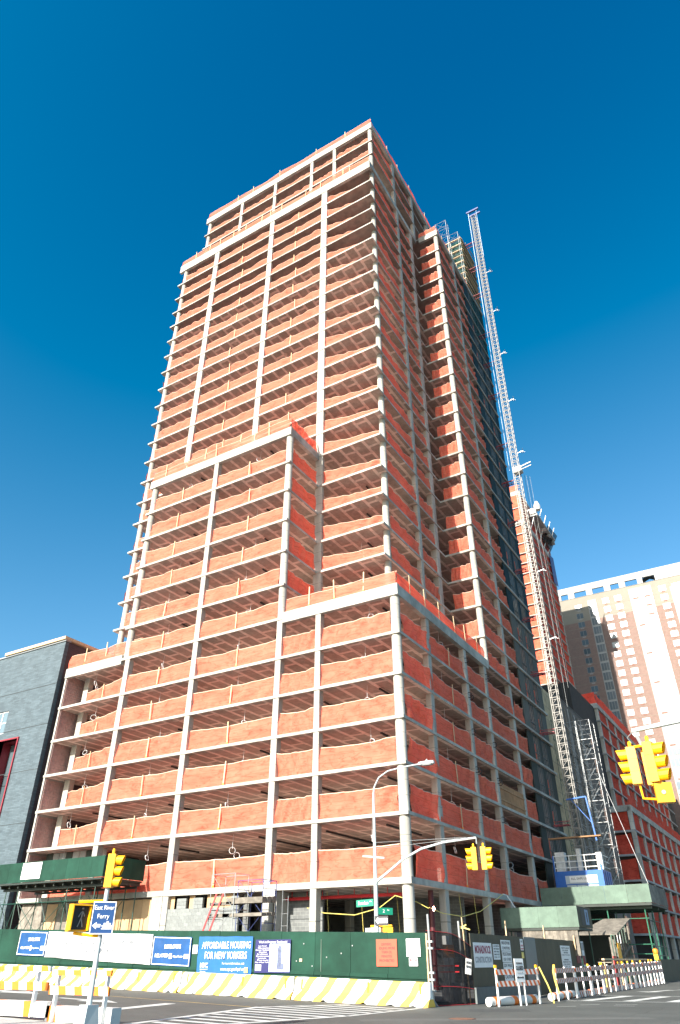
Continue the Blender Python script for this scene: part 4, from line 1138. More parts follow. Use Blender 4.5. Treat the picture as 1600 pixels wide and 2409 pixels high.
# manhole
mh = thing('manhole_cover', 'round brown manhole cover in the road', 'manhole cover', (-11.36, 26.8, 0.004))
put('rim', MB().lathe([(0.46, 0), (0.46, 0.008)], 28).mesh('rim', [mat('rust', (0.10, 0.045, 0.03), 0.7, 0.25, 8)]), mh)
mb = MB()
for i in range(-4, 5):
    for j in range(-4, 5):
        if math.hypot(i, j) < 4.4: mb.box(i * 0.09 - 0.03, i * 0.09 + 0.03, j * 0.09 - 0.03, j * 0.09 + 0.03, 0.0081, 0.014)
put('tread', mb.mesh('tread', [mat('rust_light', (0.16, 0.08, 0.05), 0.7, 0.25, 8)]), mh)

# ------------------------------------------------------------------ olive hoarding along the side street
HB = (-14.4, 45, 0)
oh = thing('side_street_hoarding', 'dull olive hoarding of narrow boards in shade, along the side street', 'hoarding', HB)
yy = 35.6; i = 0
while yy < 55.4:
    w = 0.61 if i else 0.5
    hgt = 2.72
    W(MB().box(-14.43 + random.uniform(-0.008, 0.008), -14.4, yy + 0.006, yy + w - 0.006, 0.06, hgt + random.uniform(-0.01, 0.01)), 'board', ['olive'], oh)
    yy += w; i += 1
W(MB().box(-14.39, -14.3, 35.6, 44, 0.02, 0.62), 'kick_board', [mat('grey_kickboard', (0.12, 0.14, 0.14), 0.7, 0.2, 2)], oh)
W(MB().box(-14.40, -14.365, 43.2, 45.1, 0.1, 2.73), 'door', [mat('grey_steel_door', (0.12, 0.145, 0.15), 0.5, 0.1, 1)], oh)
for y_ in (40.9, 47.4, 53.7): W(MB().beam((-14.5, y_, 2.2), (-14.5, y_, 3.4), 0.09, 0.05), 'timber_upright', ['wood'], oh)
def xsign(name, label, y0, y1, z0, z1, m_='paper', cat='sign', x=-14.385):
    r = thing(name, label, cat, (x, (y0 + y1) / 2, (z0 + z1) / 2))
    h = (z1 - z0) / 2; w = (y1 - y0) / 2
    put('board', MB().box(0, 0.012, -w, w, -h, h).mesh('board', [m_]), r)
    return r
def xlines(r, rows, m_, bold=0.0):
    for body, y, z, w, h in rows:
        text(body, 'lettering', r, (0.016, y, z), FX, h, m_, w, hmul=0, bold=bold, depth=0.002)
s = xsign('contractor_sign', 'grey-white sign reading MONADNOCK CONSTRUCTION on the olive hoarding', 35.85, 38.2, 1.37, 2.36)
xlines(s, [('MONADNOCK', 0, 0.2, 2.05, 0.44)], mat('ink_deep_red', (0.30, 0.02, 0.06), 0.6, 0.02, 1), 0.012)
xlines(s, [('CONSTRUCTION', 0, -0.2, 2.1, 0.32)], 'ink', 0.012)
s = xsign('rules_sheet', 'small white printed sheet right of the contractor sign', 38.4, 39.3, 1.68, 2.32)
xlines(s, [(t_, 0, 0.24 - i * 0.115, 0.72, 0.1) for i, t_ in enumerate(('ALL VISITORS', 'MUST SIGN IN', 'AND WEAR', 'HARD HATS', 'CALL 311'))], 'ink_black')
rows = ('PARK NETWORK', 'CONDITIONS', 'PEDESTRIANS', 'USE OTHER', 'SIDE WALK', 'LIMIT 7', 'CAUTION', 'TRUCKS')
for i, t_ in enumerate(rows):
    if i % 2: continue
    s = xsign('stacked_notice', ('topmost', 'second', 'third', 'lowest')[i // 2] + ' of four white notices stacked below each other on the olive hoarding', 39.55 + i * 0.02, 40.95, 2.30 - i * 0.24 - 0.24, 2.30 - i * 0.24 + 0.22)
    xlines(s, [(t_, 0, 0.1, 1.2, 0.2), (rows[i + 1], 0, -0.12, 1.1, 0.18)], 'ink_black')
s = xsign('permit_sheet', 'large white sheet of small print near the far end of the olive hoarding', 49.9, 51.95, 1.15, 2.42)
xlines(s, [(t_, -0.1 * (i % 2), 0.5 - i * 0.12, 1.7 - 0.4 * (i % 3), 0.1) for i, t_ in enumerate(('THIS SITE IS FENCED', 'TO ALL PERSONS', 'UNTIL FURTHER', 'NOTICE', '', 'WORK HOURS ARE', 'WEEKDAYS 7 TO 6', 'CALL OFFICE', '311')) if t_], 'ink_black')
s = xsign('red_and_white_sign', 'red and white sign at the far end of the olive hoarding', 54.2, 55.3, 1.3, 2.72)
put('red_field', MB().box(0.013, 0.018, -0.5, 0.5, -0.6, -0.1).mesh('red_field', ['dark_red']), s)
put('grey_field', MB().box(0.013, 0.018, -0.5, 0.5, 0.2, 0.62).mesh('grey_field', ['ink']), s)
s = xsign('dark_red_board', 'plain dark red board left of the red and white sign', 53.3, 54.1, 1.5, 2.68, 'dark_red')
s = xsign('small_notice', 'narrow white and red notice hanging on the grey steel door', 42.55, 43.0, 2.1, 2.62)
xlines(s, [('NO', 0, 0.14, 0.25, 0.14)], 'ink_black'); xlines(s, [('ENTRY', 0, -0.05, 0.36, 0.12), ('DANGER', 0, -0.19, 0.36, 0.1)], 'ink_red')
s = xsign('yellow_sticker', 'upper yellow sticker on the grey steel door', 42.6, 42.95, 1.75, 2.02, 'hose')
s = xsign('yellow_sticker', 'lower yellow sticker on the grey steel door', 43.25, 43.6, 1.2, 1.5, 'hose')

# ------------------------------------------------------------------ gate of black mesh at the corner
gt = thing('mesh_gate', 'dark curved gate of black mesh with red ropes, at the street corner', 'gate', (-14.9, 34.3, 0))
mb = MB(); nx = 20; nz = 16; vs = []
for j in range(nz + 1):
    for i in range(nx + 1):
        u = i / nx; w = j / nz
        px = -15.55 + 1.15 * u + 0.10 * math.sin(PI * u); py = 33.25 + 2.35 * u - 0.55 * math.sin(PI * u) * (1 - 0.25 * w)
        top = 2.78 - 0.14 * u - 0.75 * max(0, u - 0.45) ** 2 * 4 * 0.5
        vs.append((px + 0.05 * noise.noise((u * 4, w * 3, 5)), py + 0.05 * noise.noise((u * 4, w * 3, 9)), 0.03 + (top - 0.03) * w))
mb.add(vs, [(j * (nx + 1) + i, j * (nx + 1) + i + 1, (j + 1) * (nx + 1) + i + 1, (j + 1) * (nx + 1) + i) for j in range(nz) for i in range(nx)])
W(mb, 'mesh_cloth', ['mesh_black'], gt, True)
def rowpts(w): return [vs[int(w * nz) * (nx + 1) + i] for i in range(nx + 1)]
def off(p): return (p[0] + 0.03, p[1] - 0.03, p[2])
for w in (0.0, 0.25, 0.75, 1.0):
    W(MB().tube([off(p) for p in rowpts(w)], 0.009, 4), 'rope', ['red'], gt)
for w in (0.44, 0.52): W(MB().beam((-15.5, 33.25, 2.78 * w), (-14.6, 34.5, 2.78 * w), 0.03, 0.05), 'red_plank', ['red'], gt)
W(MB().box(-15.35, -15.15, 34.6, 34.9, 0.1, 2.6), 'white_post_behind', ['white_worn'], gt)
W(MB().box(-15.9, -14.7, 35.4, 35.5, 0.05, 0.8), 'concrete_base', ['conc_grey'], gt)
s = thing('exit_board', 'orange arrow board behind the black mesh gate', 'sign', (-14.98, 34.35, 2.0), R(60))
put('board', MB().box(-0.32, 0.32, -0.02, 0, -0.25, 0.25).mesh('board', ['ply_dark']), s)
put('arrow', MB().prism([(-0.28, 0), (-0.05, 0.2), (-0.05, 0.1), (0.26, 0.1), (0.26, -0.1), (-0.05, -0.1), (-0.05, -0.2)], 0, 0.01).mesh('arrow', ['orange_p']), s, (0, -0.03, 0), FY)
text('EXIT', 'lettering', s, (0.06, -0.05, 0), FY, 0.16, 'ink_black', 0.24, hmul=0)
s = thing('tilted_notice', 'tilted white notice hanging at the right edge of the black mesh gate', 'sign', (-14.35, 35.0, 1.42), R(65))
s.rotation_euler = (0, R(10), R(60))
put('board', MB().box(-0.16, 0.16, -0.02, 0, -0.3, 0.3).mesh('board', ['white_worn']), s)
text('NOTICE', 'lettering', s, (0, -0.03, 0.14), FY, 0.12, 'ink_black', 0.26, hmul=0)
text('KEEP OUT', 'lettering', s, (0, -0.03, -0.02), FY, 0.12, 'ink_black', 0.26, hmul=0)
gp = thing('gate_post', 'tall galvanised pipe post with clamps, left of the black mesh gate', 'post', (-15.25, 33.05, 0))
put('pipe', MB().tube([(0, 0, 0.0), (-0.06, 0, 3.4)], 0.05, 8).mesh('pipe', ['steel'], smooth=True), gp)
for z_ in (0.55, 0.95, 1.2, 2.1, 2.35): put('clamp', MB().box(-0.14, 0.12, -0.07, 0.07, z_ - 0.04, z_ + 0.04).mesh('clamp', ['steel']), gp)
put('foot', MB().add([(-0.22, -0.02, 0), (0.22, -0.02, 0), (0.04, -0.02, 0.22), (-0.04, -0.02, 0.22), (-0.22, 0.02, 0), (0.22, 0.02, 0), (0.04, 0.02, 0.22), (-0.04, 0.02, 0.22)], [(0, 1, 2, 3), (7, 6, 5, 4), (0, 4, 5, 1), (1, 5, 6, 2), (2, 6, 7, 3), (3, 7, 4, 0)]).mesh('foot', ['steel']), gp)
put('side_rail', MB().beam((0, 0, 2.2), (-0.3, 0.1, 1.9), 0.04).beam((0, 0, 1.2), (-0.35, 0, 1.2), 0.05).beam((0, 0, 0.35), (-0.35, 0, 0.35), 0.05).mesh('side_rail', ['steel']), gp)
gp = thing('gate_post', 'shorter galvanised pipe post right of the black mesh gate', 'post', (-14.75, 35.3, 0))
put('pipe', MB().tube([(0, 0, 0.0), (-0.05, 0, 3.2)], 0.05, 8).mesh('pipe', ['steel'], smooth=True), gp)
gp = thing('timber_stake', 'pale timber stake with yellow tape, right of the mesh gate', 'stake', (-14.55, 35.45, 0))
put('stake', MB().beam((0, 0, 0), (-0.12, 0, 3.35), 0.06, 0.04).mesh('stake', ['wood']), gp)
put('tape', MB().beam((-0.3, 0, 3.0), (0.25, 0, 2.85), 0.03, 0.05).beam((-0.2, 0, 2.9), (0.1, -0.05, 3.05), 0.03, 0.05).mesh('tape', ['hose']), gp)

# ------------------------------------------------------------------ barricades
M['bstripe'] = stripe_mat('barricade_sheeting', (0.60, 0.60, 0.58), (0.72, 0.17, 0.012), 0.64, 0.35, 0.48, 0.2)
M['bstripe2'] = stripe_mat('barricade_sheeting_narrow', (0.62, 0.60, 0.58), (0.50, 0.10, 0.02), 0.34, 0.6, 0.5, 0.3)
M['bbeam'] = stripe_mat('ballast_beam_paint', (0.60, 0.60, 0.58), (0.72, 0.17, 0.012), 1.45, 0.25, 0.24, 0.3)
def barricade(x, y, rz, L, label, group, near=False, lamp=True, sheet='bstripe', beam=True, legx=None, row=False):
    z = gz(x, y) + (0.14 if near else 0.0)
    r = thing('barricade', label, 'barricade', (x, y, z), rz, group)
    H = 1.2 if near else 1.32
    for zz in ((H - 0.22, H) if False else (0,)): pass
    bh = 0.2
    put('board', MB().box(0, L, -0.04, 0.02, H - (0.13 if near else bh), H).mesh('board', [sheet]), r)
    put('board', MB().box(0, L, -0.04, 0.02, H * 0.62 - 0.12, H * 0.62 + 0.08).mesh('board', [sheet]), r)
    for lx_ in (legx or (0.06, L - 0.06)):
        put('leg', MB().beam((lx_, 0.03, 0), (lx_ + (0.0), 0.03, H - 0.02 if near else H + 0.05), 0.12 if near else 0.08, 0.05).mesh('leg', ['white']), r)
        if lamp is True or (lamp == 'some' and random.random() < 0.35): put('lamp_cap', MB().box(lx_ - 0.06, lx_ + 0.06, -0.01, 0.08, H + 0.05, H + 0.16).mesh('lamp_cap', ['yellow']), r)
    if beam:
        bh2 = 0.36 if near else 0.36
        if near:
            put('ballast_beam', MB().box(-0.1, L + 0.1, 0.08, 0.42, 0.0, bh2).mesh('ballast_beam', ['bbeam']), r)
        elif row:
            put('ballast_beam', MB().box(0, L, 0.1, 0.3, 0.0, 0.26).mesh('ballast_beam', ['bstripe2']), r)
        else:
            put('ballast_beam', MB().tube([(-0.35, 0.26, 0.17), (L, 0.26, 0.17)], 0.17, 12).mesh('ballast_beam', ['bbeam'], smooth=True), r)
    return r
barricade(-23.2, 16.2, 0, 3.85, 'orange and white barricade cut by the left edge, left of the grey signal pole', 'barricades on the near kerb', True, False, legx=(3.3,))
barricade(-19.27, 16.2, 0, 2.35, 'orange and white barricade directly behind the grey signal pole', 'barricades on the near kerb', True, False, legx=(0.25, 2.2))
GB = 'barricades along the side street'
a1 = math.atan2(37.8 - 34.4, -12.0 + 12.8)
barricade(-12.85, 34.35, a1, 3.45, 'orange and white barricade carrying the SIDEWALK CLOSED sign', GB, sheet='bstripe2', legx=(0.06, 3.39))
sc = thing('sidewalk_closed_sign', 'white SIDEWALK CLOSED board on its own legs, leaning on the nearest side street barricade', 'sign', (-12.3, 35.75, 0), a1)
put('board', MB().box(-0.36, 0.36, -0.06, -0.04, 0.85, 1.72).mesh('board', ['paper']), sc)
for x_ in (-0.13, 0.3): put('leg', MB().beam((x_, -0.02, 0), (x_ - 0.04, -0.02, 1.3), 0.07, 0.04).mesh('leg', ['white_worn']), sc)
text('SIDEWALK', 'lettering', sc, (0, -0.07, 1.54), FY, 0.11, 'ink_black', 0.5, hmul=0)
text('CLOSED', 'lettering', sc, (0, -0.07, 1.36), FY, 0.2, 'ink_black', 0.6, hmul=0, bold=0.006)
text('CROSS ONLY HERE', 'lettering', sc, (0, -0.07, 1.2), FY, 0.06, 'ink', 0.5, hmul=0)
put('arrow', MB().prism([(-0.28, 0), (-0.18, 0.05), (-0.18, 0.02), (0.18, 0.02), (0.18, 0.05), (0.28, 0), (0.18, -0.05), (0.18, -0.02), (-0.18, -0.02), (-0.18, -0.05)], 0, 0.008).mesh('arrow', ['ink_black']), sc, (0, -0.062, 1.02), FY)
tp = thing('caution_tape', 'yellow tape hanging from the right end of the nearest side street barricade', 'tape', (-12.0, 37.75, 0))
put('tape_band', MB().tube([(0, 0, 1.4), (0.1, 0.1, 1.1), (0.25, 0.2, 0.7), (0.35, 0.3, 0.3), (0.38, 0.35, 0.02)], 0.035, 4).mesh('tape_band', ['hose']), tp)
tp = thing('caution_tape', 'yellow tape tied round the left end of the second side street barricade', 'tape', (-12.15, 40.6, 0))
put('tape_band', MB().tube([(0, 0, 1.45), (-0.05, -0.05, 1.2), (0.0, -0.08, 0.8), (0.1, -0.1, 0.3)], 0.05, 4).mesh('tape_band', ['hose']), tp)
pts = [(-12.12, 40.6), (-12.25, 44.6), (-12.1, 47.2), (-12.0, 49.6), (-11.85, 51.9), (-11.7, 54.0), (-11.55, 56.1), (-11.4, 58.1), (-11.3, 60.1), (-11.22, 62.0), (-11.18, 63.9)]
ords = ['second', 'third', 'fourth', 'fifth', 'sixth', 'seventh', 'eighth', 'ninth', 'tenth', 'farthest']
for i in range(len(pts) - 1):
    (x0, y0), (x1, y1) = pts[i], pts[i + 1]
    a = math.atan2(y1 - y0, x1 - x0); L = math.hypot(x1 - x0, y1 - y0) - 0.15
    barricade(x0, y0, a, L, ords[i] + ' barricade of the row along the side street, counted from the corner', GB, lamp='some', sheet='bstripe2', legx=(0.06, L / 2, L - 0.06), row=i > 0)
yb = thing('yellow_board', 'pale yellow board behind the barricades, in front of the shed stairs', 'board', (-12.1, 50.4, 0))
put('board', MB().box(-0.02, 0.02, 0, 1.1, 0.3, 1.3).mesh('board', ['hose']), yb)
fb = thing('green_low_hoarding', 'low pale green board fence with a timber top rail behind the far barricades', 'hoarding', (-11.9, 58, 0))
for i in range(5): W(MB().box(-11.95, -11.92, 56.2 + i * 1.6 + 0.01, 56.2 + i * 1.6 + 1.59, 0.2, 1.45), 'panel', ['green_pale'], fb)
W(MB().box(-12.0, -11.85, 49.8, 64.2, 1.66, 1.75), 'top_rail', ['wood'], fb)
for i in range(8): W(MB().box(-11.96, -11.9, 50 + i * 2.0, 50.07 + i * 2.0, 0.1, 1.655), 'post', ['wood'], fb)
fo = thing('far_olive_hoarding', 'olive hoarding receding past the far end of the barricades', 'hoarding', (-11.4, 90, 0))
for i in range(16): W(MB().box(-11.44, -11.4, 64.6 + i * 2.3 + 0.01, 64.6 + i * 2.3 + 2.29, 0.3, 1.72), 'panel', ['olive'], fo)
wl_ = thing('warning_lamp', 'round orange warning lamp on the far barricades', 'lamp', (-11.3, 63.2, 1.7))
put('lens', MB().lathe([(0.02, 0.3), (0.16, 0.36), (0.2, 0.5), (0.16, 0.64), (0.02, 0.7)], 12).mesh('lens', ['orange_p'], smooth=True), wl_)
put('housing', MB().box(-0.14, 0.14, -0.14, 0.14, 0, 0.34).mesh('housing', ['yellow']), wl_)

# ------------------------------------------------------------------ signal heads
M['lens'] = mat('dark_lens', (0.02, 0.02, 0.02), 0.25, 0.1, 2)
def head_mesh():
    body = MB(); 
    body.box(-0.16, 0.16, -0.12, 0.12, 0, 1.02)
    for i in range(3): body.box(-0.165, 0.165, -0.125, 0.125, 0.335 * i + 0.01, 0.335 * i + 0.325)
    return body.mesh('housing', ['yellow'])
HEAD = head_mesh()
vis = MB()
n = 16; a0 = R(-75); a1_ = R(255)
for (rr, fl) in ((0.145, 0), (0.135, 1)):
    vs = []
    for i in range(n + 1):
        a = a0 + (a1_ - a0) * i / n
        ln = 0.30 if True else 0.2
        vs += [(rr * math.cos(a), -0.12, rr * math.sin(a)), (rr * math.cos(a), -0.12 - ln * (0.85 + 0.15 * math.sin(a)), rr * math.sin(a))]
    vis.add(vs, [((2 * i, 2 * i + 1, 2 * i + 3, 2 * i + 2) if fl else (2 * i + 2, 2 * i + 3, 2 * i + 1, 2 * i)) for i in range(n)], 0)
VIS = vis.mesh('visor', ['yellow'])
LENS = MB().tube([(0, -0.121, 0), (0, -0.135, 0)], 0.13, 14).mesh('lens', ['lens'])
def signal(name, label, loc, rz, sc_=1.0, hw=None, group=None, lean=0):
    r = thing(name, label, 'traffic light', loc, rz, group)
    r.scale = (sc_,) * 3
    put('housing', HEAD, r)
    for i in range(3):
        put('visor', VIS, r, (0, 0, 0.167 + 0.335 * i)); put('lens', LENS, r, (0, 0, 0.167 + 0.335 * i))
    put('cap', MB().lathe([(0.05, 1.02), (0.05, 1.16), (0.03, 1.2)], 8).mesh('cap', ['yellow']), r)
    return r
# near pole with walk signal and ferry sign
PX, PY = -16.42, 15.1
pz = gz(PX) + 0.14
pole = thing('signal_pole', 'grey signal pole with square base in the left foreground', 'pole', (PX, PY, pz))
put('base', MB().prism([(-0.28, -0.2), (0.2, -0.28), (0.28, 0.2), (-0.2, 0.28)], 0, 0.03).add([(-0.26, -0.2, 0.03), (0.2, -0.26, 0.03), (0.26, 0.2, 0.03), (-0.2, 0.26, 0.03), (-0.18, -0.15, 0.55), (0.15, -0.18, 0.55), (0.18, 0.15, 0.55), (-0.15, 0.18, 0.55)], [(0, 1, 5, 4), (1, 2, 6, 5), (2, 3, 7, 6), (3, 0, 4, 7), (4, 5, 6, 7)]).mesh('base', ['steel_paint']), pole)
put('shaft', MB().tube([(0, 0, 0.5), (0, 0, 3.16)], 0.07, 12, r2=0.06).mesh('shaft', ['steel_paint'], smooth=True), pole)
put('collar', MB().tube([(0, 0, 1.98), (0, 0, 2.02)], 0.072, 12).mesh('collar', ['steel']), pole)
put('bracket', MB().tube([(-0.03, -0.03, 2.82), (-0.38, -0.40, 2.80), (-0.50, -0.45, 2.8)], 0.04, 6).tube([(-0.03, -0.03, 2.02), (-0.38, -0.40, 2.06), (-0.50, -0.45, 2.08)], 0.045, 6).mesh('bracket', ['yellow'], smooth=True), pole)
def rotz(v, a): return v
signal('traffic_light', 'three lamp yellow traffic light on top of the near grey pole', (PX + 0.02, PY, pz + 3.14), R(122), 0.80)
ps = thing('walk_signal', 'yellow pedestrian signal with dark walking figure, left of the near grey pole', 'pedestrian signal', (PX - 0.38, PY - 0.46, pz + 2.12), R(68))
put('housing', MB().box(-0.24, 0.24, 0, 0.22, 0, 0.62).mesh('housing', ['yellow']), ps)
put('face', MB().box(-0.2, 0.21, -0.02, 0.001, 0.04, 0.58).mesh('face', ['black']), ps)
put('brow', MB().box(-0.25, 0.25, -0.16, 0.0, 0.58, 0.61).box(-0.25, -0.22, -0.14, 0, 0.02, 0.58).box(0.22, 0.25, -0.14, 0, 0.02, 0.58).mesh('brow', ['yellow']), ps)
M['figure'] = mat('unlit_figure', (0.22, 0.23, 0.24), 0.5, 0.05, 2)
fg = MB().tube([(0.05, -0.03, 0.5), (0.051, -0.03, 0.54)], 0.03, 6).beam((0.05, -0.03, 0.46), (0.04, -0.03, 0.3), 0.06, 0.02).beam((0.04, -0.03, 0.3), (-0.03, -0.03, 0.1), 0.03, 0.02).beam((0.04, -0.03, 0.3), (0.10, -0.03, 0.1), 0.03, 0.02).beam((0.03, -0.03, 0.44), (-0.04, -0.03, 0.32), 0.025, 0.02).beam((0.07, -0.03, 0.44), (0.12, -0.03, 0.34), 0.025, 0.02)
put('walking_figure', fg.mesh('walking_figure', ['figure']), ps)
fs_ = thing('ferry_sign', 'blue East River Ferry sign with white arrow on the near grey pole', 'sign', (PX + 0.09, PY - 0.09, pz + 2.06), R(42))
put('board', MB().box(-0.28, 0.30, -0.012, 0, 0, 0.74).mesh('board', ['sign_street_blue']), fs_)
put('border', MB().box(-0.28, 0.30, -0.016, -0.013, 0.72, 0.742).box(-0.28, 0.30, -0.016, -0.013, -0.002, 0.02).box(-0.28, -0.262, -0.016, -0.013, 0.02, 0.72).box(0.282, 0.30, -0.016, -0.013, 0.02, 0.72).mesh('border', ['ink_white']), fs_)
text('East River', 'lettering', fs_, (0.01, -0.02, 0.60), FY, 0.15, 'ink_white', 0.5, hmul=0)
text('Ferry', 'lettering', fs_, (0.01, -0.02, 0.40), FY, 0.15, 'ink_white', 0.3, hmul=0)
put('arrow', MB().prism([(-0.24, 0), (-0.13, 0.08), (-0.13, 0.035), (-0.03, 0.035), (-0.03, -0.035), (-0.13, -0.035), (-0.13, -0.08)], 0, 0.006).mesh('arrow', ['ink_white']), fs_, (0, -0.013, 0.19), FY)
put('ferry_picture', MB().prism([(-0.0, 0.0), (0.03, -0.06), (0.25, -0.06), (0.28, 0.0)], 0, 0.006).prism([(0.05, 0.01), (0.05, 0.05), (0.12, 0.05), (0.12, 0.09), (0.17, 0.09), (0.17, 0.05), (0.23, 0.05), (0.23, 0.01)], 0, 0.006).prism([(0.0, -0.09), (0.27, -0.09), (0.27, -0.075), (0.0, -0.075)], 0, 0.006).mesh('ferry_picture', ['ink_white']), fs_, (0, -0.013, 0.2), FY)

# street lamp with the signal arm, at the corner
LX, LY = -18.75, 34.6
lamp = thing('street_lamp', 'tall grey street lamp at the corner with curved lamp arm and signal arm', 'street lamp', (LX, LY, 0.13))
put('shaft', MB().tube([(0, 0, 0), (0, 0, 4.9)], 0.12, 12, r2=0.10).tube([(0, 0, 4.9), (0, 0, 9.0)], 0.095, 12, r2=0.06).mesh('shaft', ['steel_paint'], smooth=True), lamp)
put('collar', MB().tube([(0, 0, 4.72), (0, 0, 4.95)], 0.135, 12).mesh('collar', ['steel_paint'], smooth=True), lamp)
arm = [(0, 0, 8.95), (0.06, 0, 9.3), (0.35, 0, 9.75), (0.9, 0, 10.02), (1.8, 0, 10.12), (2.9, 0, 10.17)]
put('lamp_arm', MB().tube(arm, 0.05, 8, r2=0.035).mesh('lamp_arm', ['steel_paint'], smooth=True), lamp)
put('lamp_head', MB().prism([(0, -0.1), (0.25, -0.17), (0.7, -0.17), (0.85, -0.08), (0.85, 0.08), (0.7, 0.17), (0.25, 0.17), (0, 0.1)], 0, 0.14).mesh('lamp_head', ['steel_paint']), lamp, (2.75, 0, 10.1))
put('lamp_lens', MB().box(0.25, 0.72, -0.13, 0.13, -0.05, -0.001).mesh('lamp_lens', ['conc_grey']), lamp, (2.75, 0, 10.1))
put('photo_cell', MB().lathe([(0.05, 0), (0.05, 0.1), (0.02, 0.13)], 8).mesh('photo_cell', ['conc_grey']), lamp, (3.2, 0, 10.24))
sa = [(0.1, 0, 4.85), (0.7, 0, 5.2), (1.6, 0, 5.75), (2.6, 0, 6.15), (3.8, 0, 6.36), (5.5, 0, 6.45)]
put('signal_arm', MB().tube(sa, 0.07, 8, r2=0.05).mesh('signal_arm', ['steel_paint'], smooth=True), lamp)
put('guy_wire', MB().tube([(0, 0, 6.6), (5.0, 0, 6.5)], 0.012, 4).tube([(0, 0, 6.3), (4.6, 0, 6.47)], 0.012, 4).mesh('guy_wire', ['steel']), lamp)
put('cross_bar', MB().beam((-0.7, 0, 6.02), (0.55, 0, 5.86), 0.08).mesh('cross_bar', ['steel']), lamp)
put('hanger', MB().tube([(5.5, 0, 6.45), (5.5, 0, 6.18)], 0.03, 6).mesh('hanger', ['steel']), lamp)
ax = LX + 5.45
signal('traffic_light', 'left head of the yellow traffic light pair hung from the street lamp arm', (ax - 0.13, LY, 5.2), R(-74), 0.95, group='traffic light pair on the street lamp arm')
signal('traffic_light', 'right head of the yellow traffic light pair hung from the street lamp arm', (ax + 0.34, LY + 0.05, 5.2), R(100), 0.95, group='traffic light pair on the street lamp arm')
bs = thing('street_name_sign', 'green Borden Ave street sign on the corner street lamp', 'street sign', (LX - 0.02, LY - 0.14, 4.05))
put('board', MB().box(-1.02, -0.05, -0.01, 0.01, -0.15, 0.15).mesh('board', ['sign_green']), bs)
bs.rotation_euler = (0, R(-2), 0)
text('Borden', 'lettering', bs, (-0.62, -0.015, 0), FY, 0.2, 'ink_white', 0.56, hmul=0, bold=0.003)
text('Av', 'lettering', bs, (-0.2, -0.015, 0.05), FY, 0.1, 'ink_white', 0.13, hmul=0)
bs = thing('street_name_sign', 'green 2nd Street sign in shade on the corner street lamp', 'street sign', (LX + 0.1, LY, 3.68), R(55))
put('board', MB().box(0.02, 0.8, -0.01, 0.01, -0.15, 0.15).mesh('board', ['sign_green']), bs)
text('2', 'lettering', bs, (0.3, -0.015, 0), FY, 0.2, 'ink_white', 0.12, hmul=0)
text('St', 'lettering', bs, (0.55, -0.015, 0.05), FY, 0.1, 'ink_white', 0.12, hmul=0)
bs = thing('one_way_sign', 'black and white ONE WAY sign on the corner street lamp', 'street sign', (LX + 0.0, LY - 0.13, 3.27), R(15))
put('board', MB().box(-0.02, 0.64, -0.012, 0, -0.2, 0.2).mesh('board', ['ink_black']), bs)
put('arrow', MB().prism([(0.02, 0), (0.14, 0.15), (0.14, 0.1), (0.6, 0.1), (0.6, -0.1), (0.14, -0.1), (0.14, -0.15)], 0, 0.004).mesh('arrow', ['ink_white']), bs, (0, -0.012, 0), FY)
text('ONE WAY', 'lettering', bs, (0.36, -0.02, 0), FY, 0.12, 'ink_black', 0.38, hmul=0, bold=0.002)

# near signals at the right edge: mast arm of a pole outside the frame
NY = 20.0
np_ = thing('mast_arm_pole', 'grey mast arm reaching in from the right edge, carrying two yellow traffic lights', 'pole', (3.6, NY, 0))
put('shaft', MB().tube([(0, 0, 0), (0, 0, 5.4)], 0.12, 12, r2=0.10).mesh('shaft', ['steel_paint'], smooth=True), np_)
put('mast_arm', MB().tube([(0, 0, 5.3), (-1.5, 0, 6.3), (-3.2, 0, 6.72), (-5.3, 0, 6.86), (-6.62, 0, 6.76)], 0.085, 8, r2=0.06).mesh('mast_arm', ['steel_paint'], smooth=True), np_)
put('hanger', MB().tube([(-6.58, 0, 6.76), (-6.50, 0, 6.5), (-6.46, 0, 6.36)], 0.045, 6).tube([(-6.6, 0, 6.75), (-6.78, 0, 6.6), (-6.7, 0, 6.45)], 0.012, 4).mesh('hanger', ['steel']), np_)
put('spreader', MB().tube([(-6.88, 0, 6.33), (-6.46, 0, 6.36), (-6.2, 0, 6.38)], 0.035, 6).tube([(-6.72, -0.02, 5.45), (-6.7, -0.02, 5.08), (-6.35, -0.02, 5.03)], 0.03, 6).mesh('spreader', ['yellow']), np_)
signal('traffic_light', 'yellow traffic light head facing left, of the pair at the right edge', (3.6 - 6.76, NY, 5.42), R(-84), 0.90, group='traffic light pair at the right edge')
signal('traffic_light', 'yellow traffic light head facing right, of the pair at the right edge', (3.6 - 6.30, NY - 0.05, 5.42), R(82), 0.96, group='traffic light pair at the right edge')
signal('traffic_light', 'yellow traffic light head turned away, between the two at the right edge', (3.6 - 6.40, NY + 0.26, 5.42), R(175), 0.86, group='traffic light pair at the right edge')
ps = thing('walk_signal', 'yellow pedestrian signal seen from behind below the traffic lights at the right edge', 'pedestrian signal', (3.6 - 6.22, NY + 0.02, 4.92), R(195))
put('housing', MB().box(-0.22, 0.18, -0.1, 0.12, 0.02, 0.48).mesh('housing', ['yellow']), ps)
put('rear_boss', MB().tube([(0, 0.12, 0.25), (0, 0.15, 0.25)], 0.05, 12).mesh('rear_boss', ['steel']), ps)
put('brow', MB().box(-0.24, 0.2, -0.26, -0.1, 0.46, 0.5).mesh('brow', ['yellow']), ps)

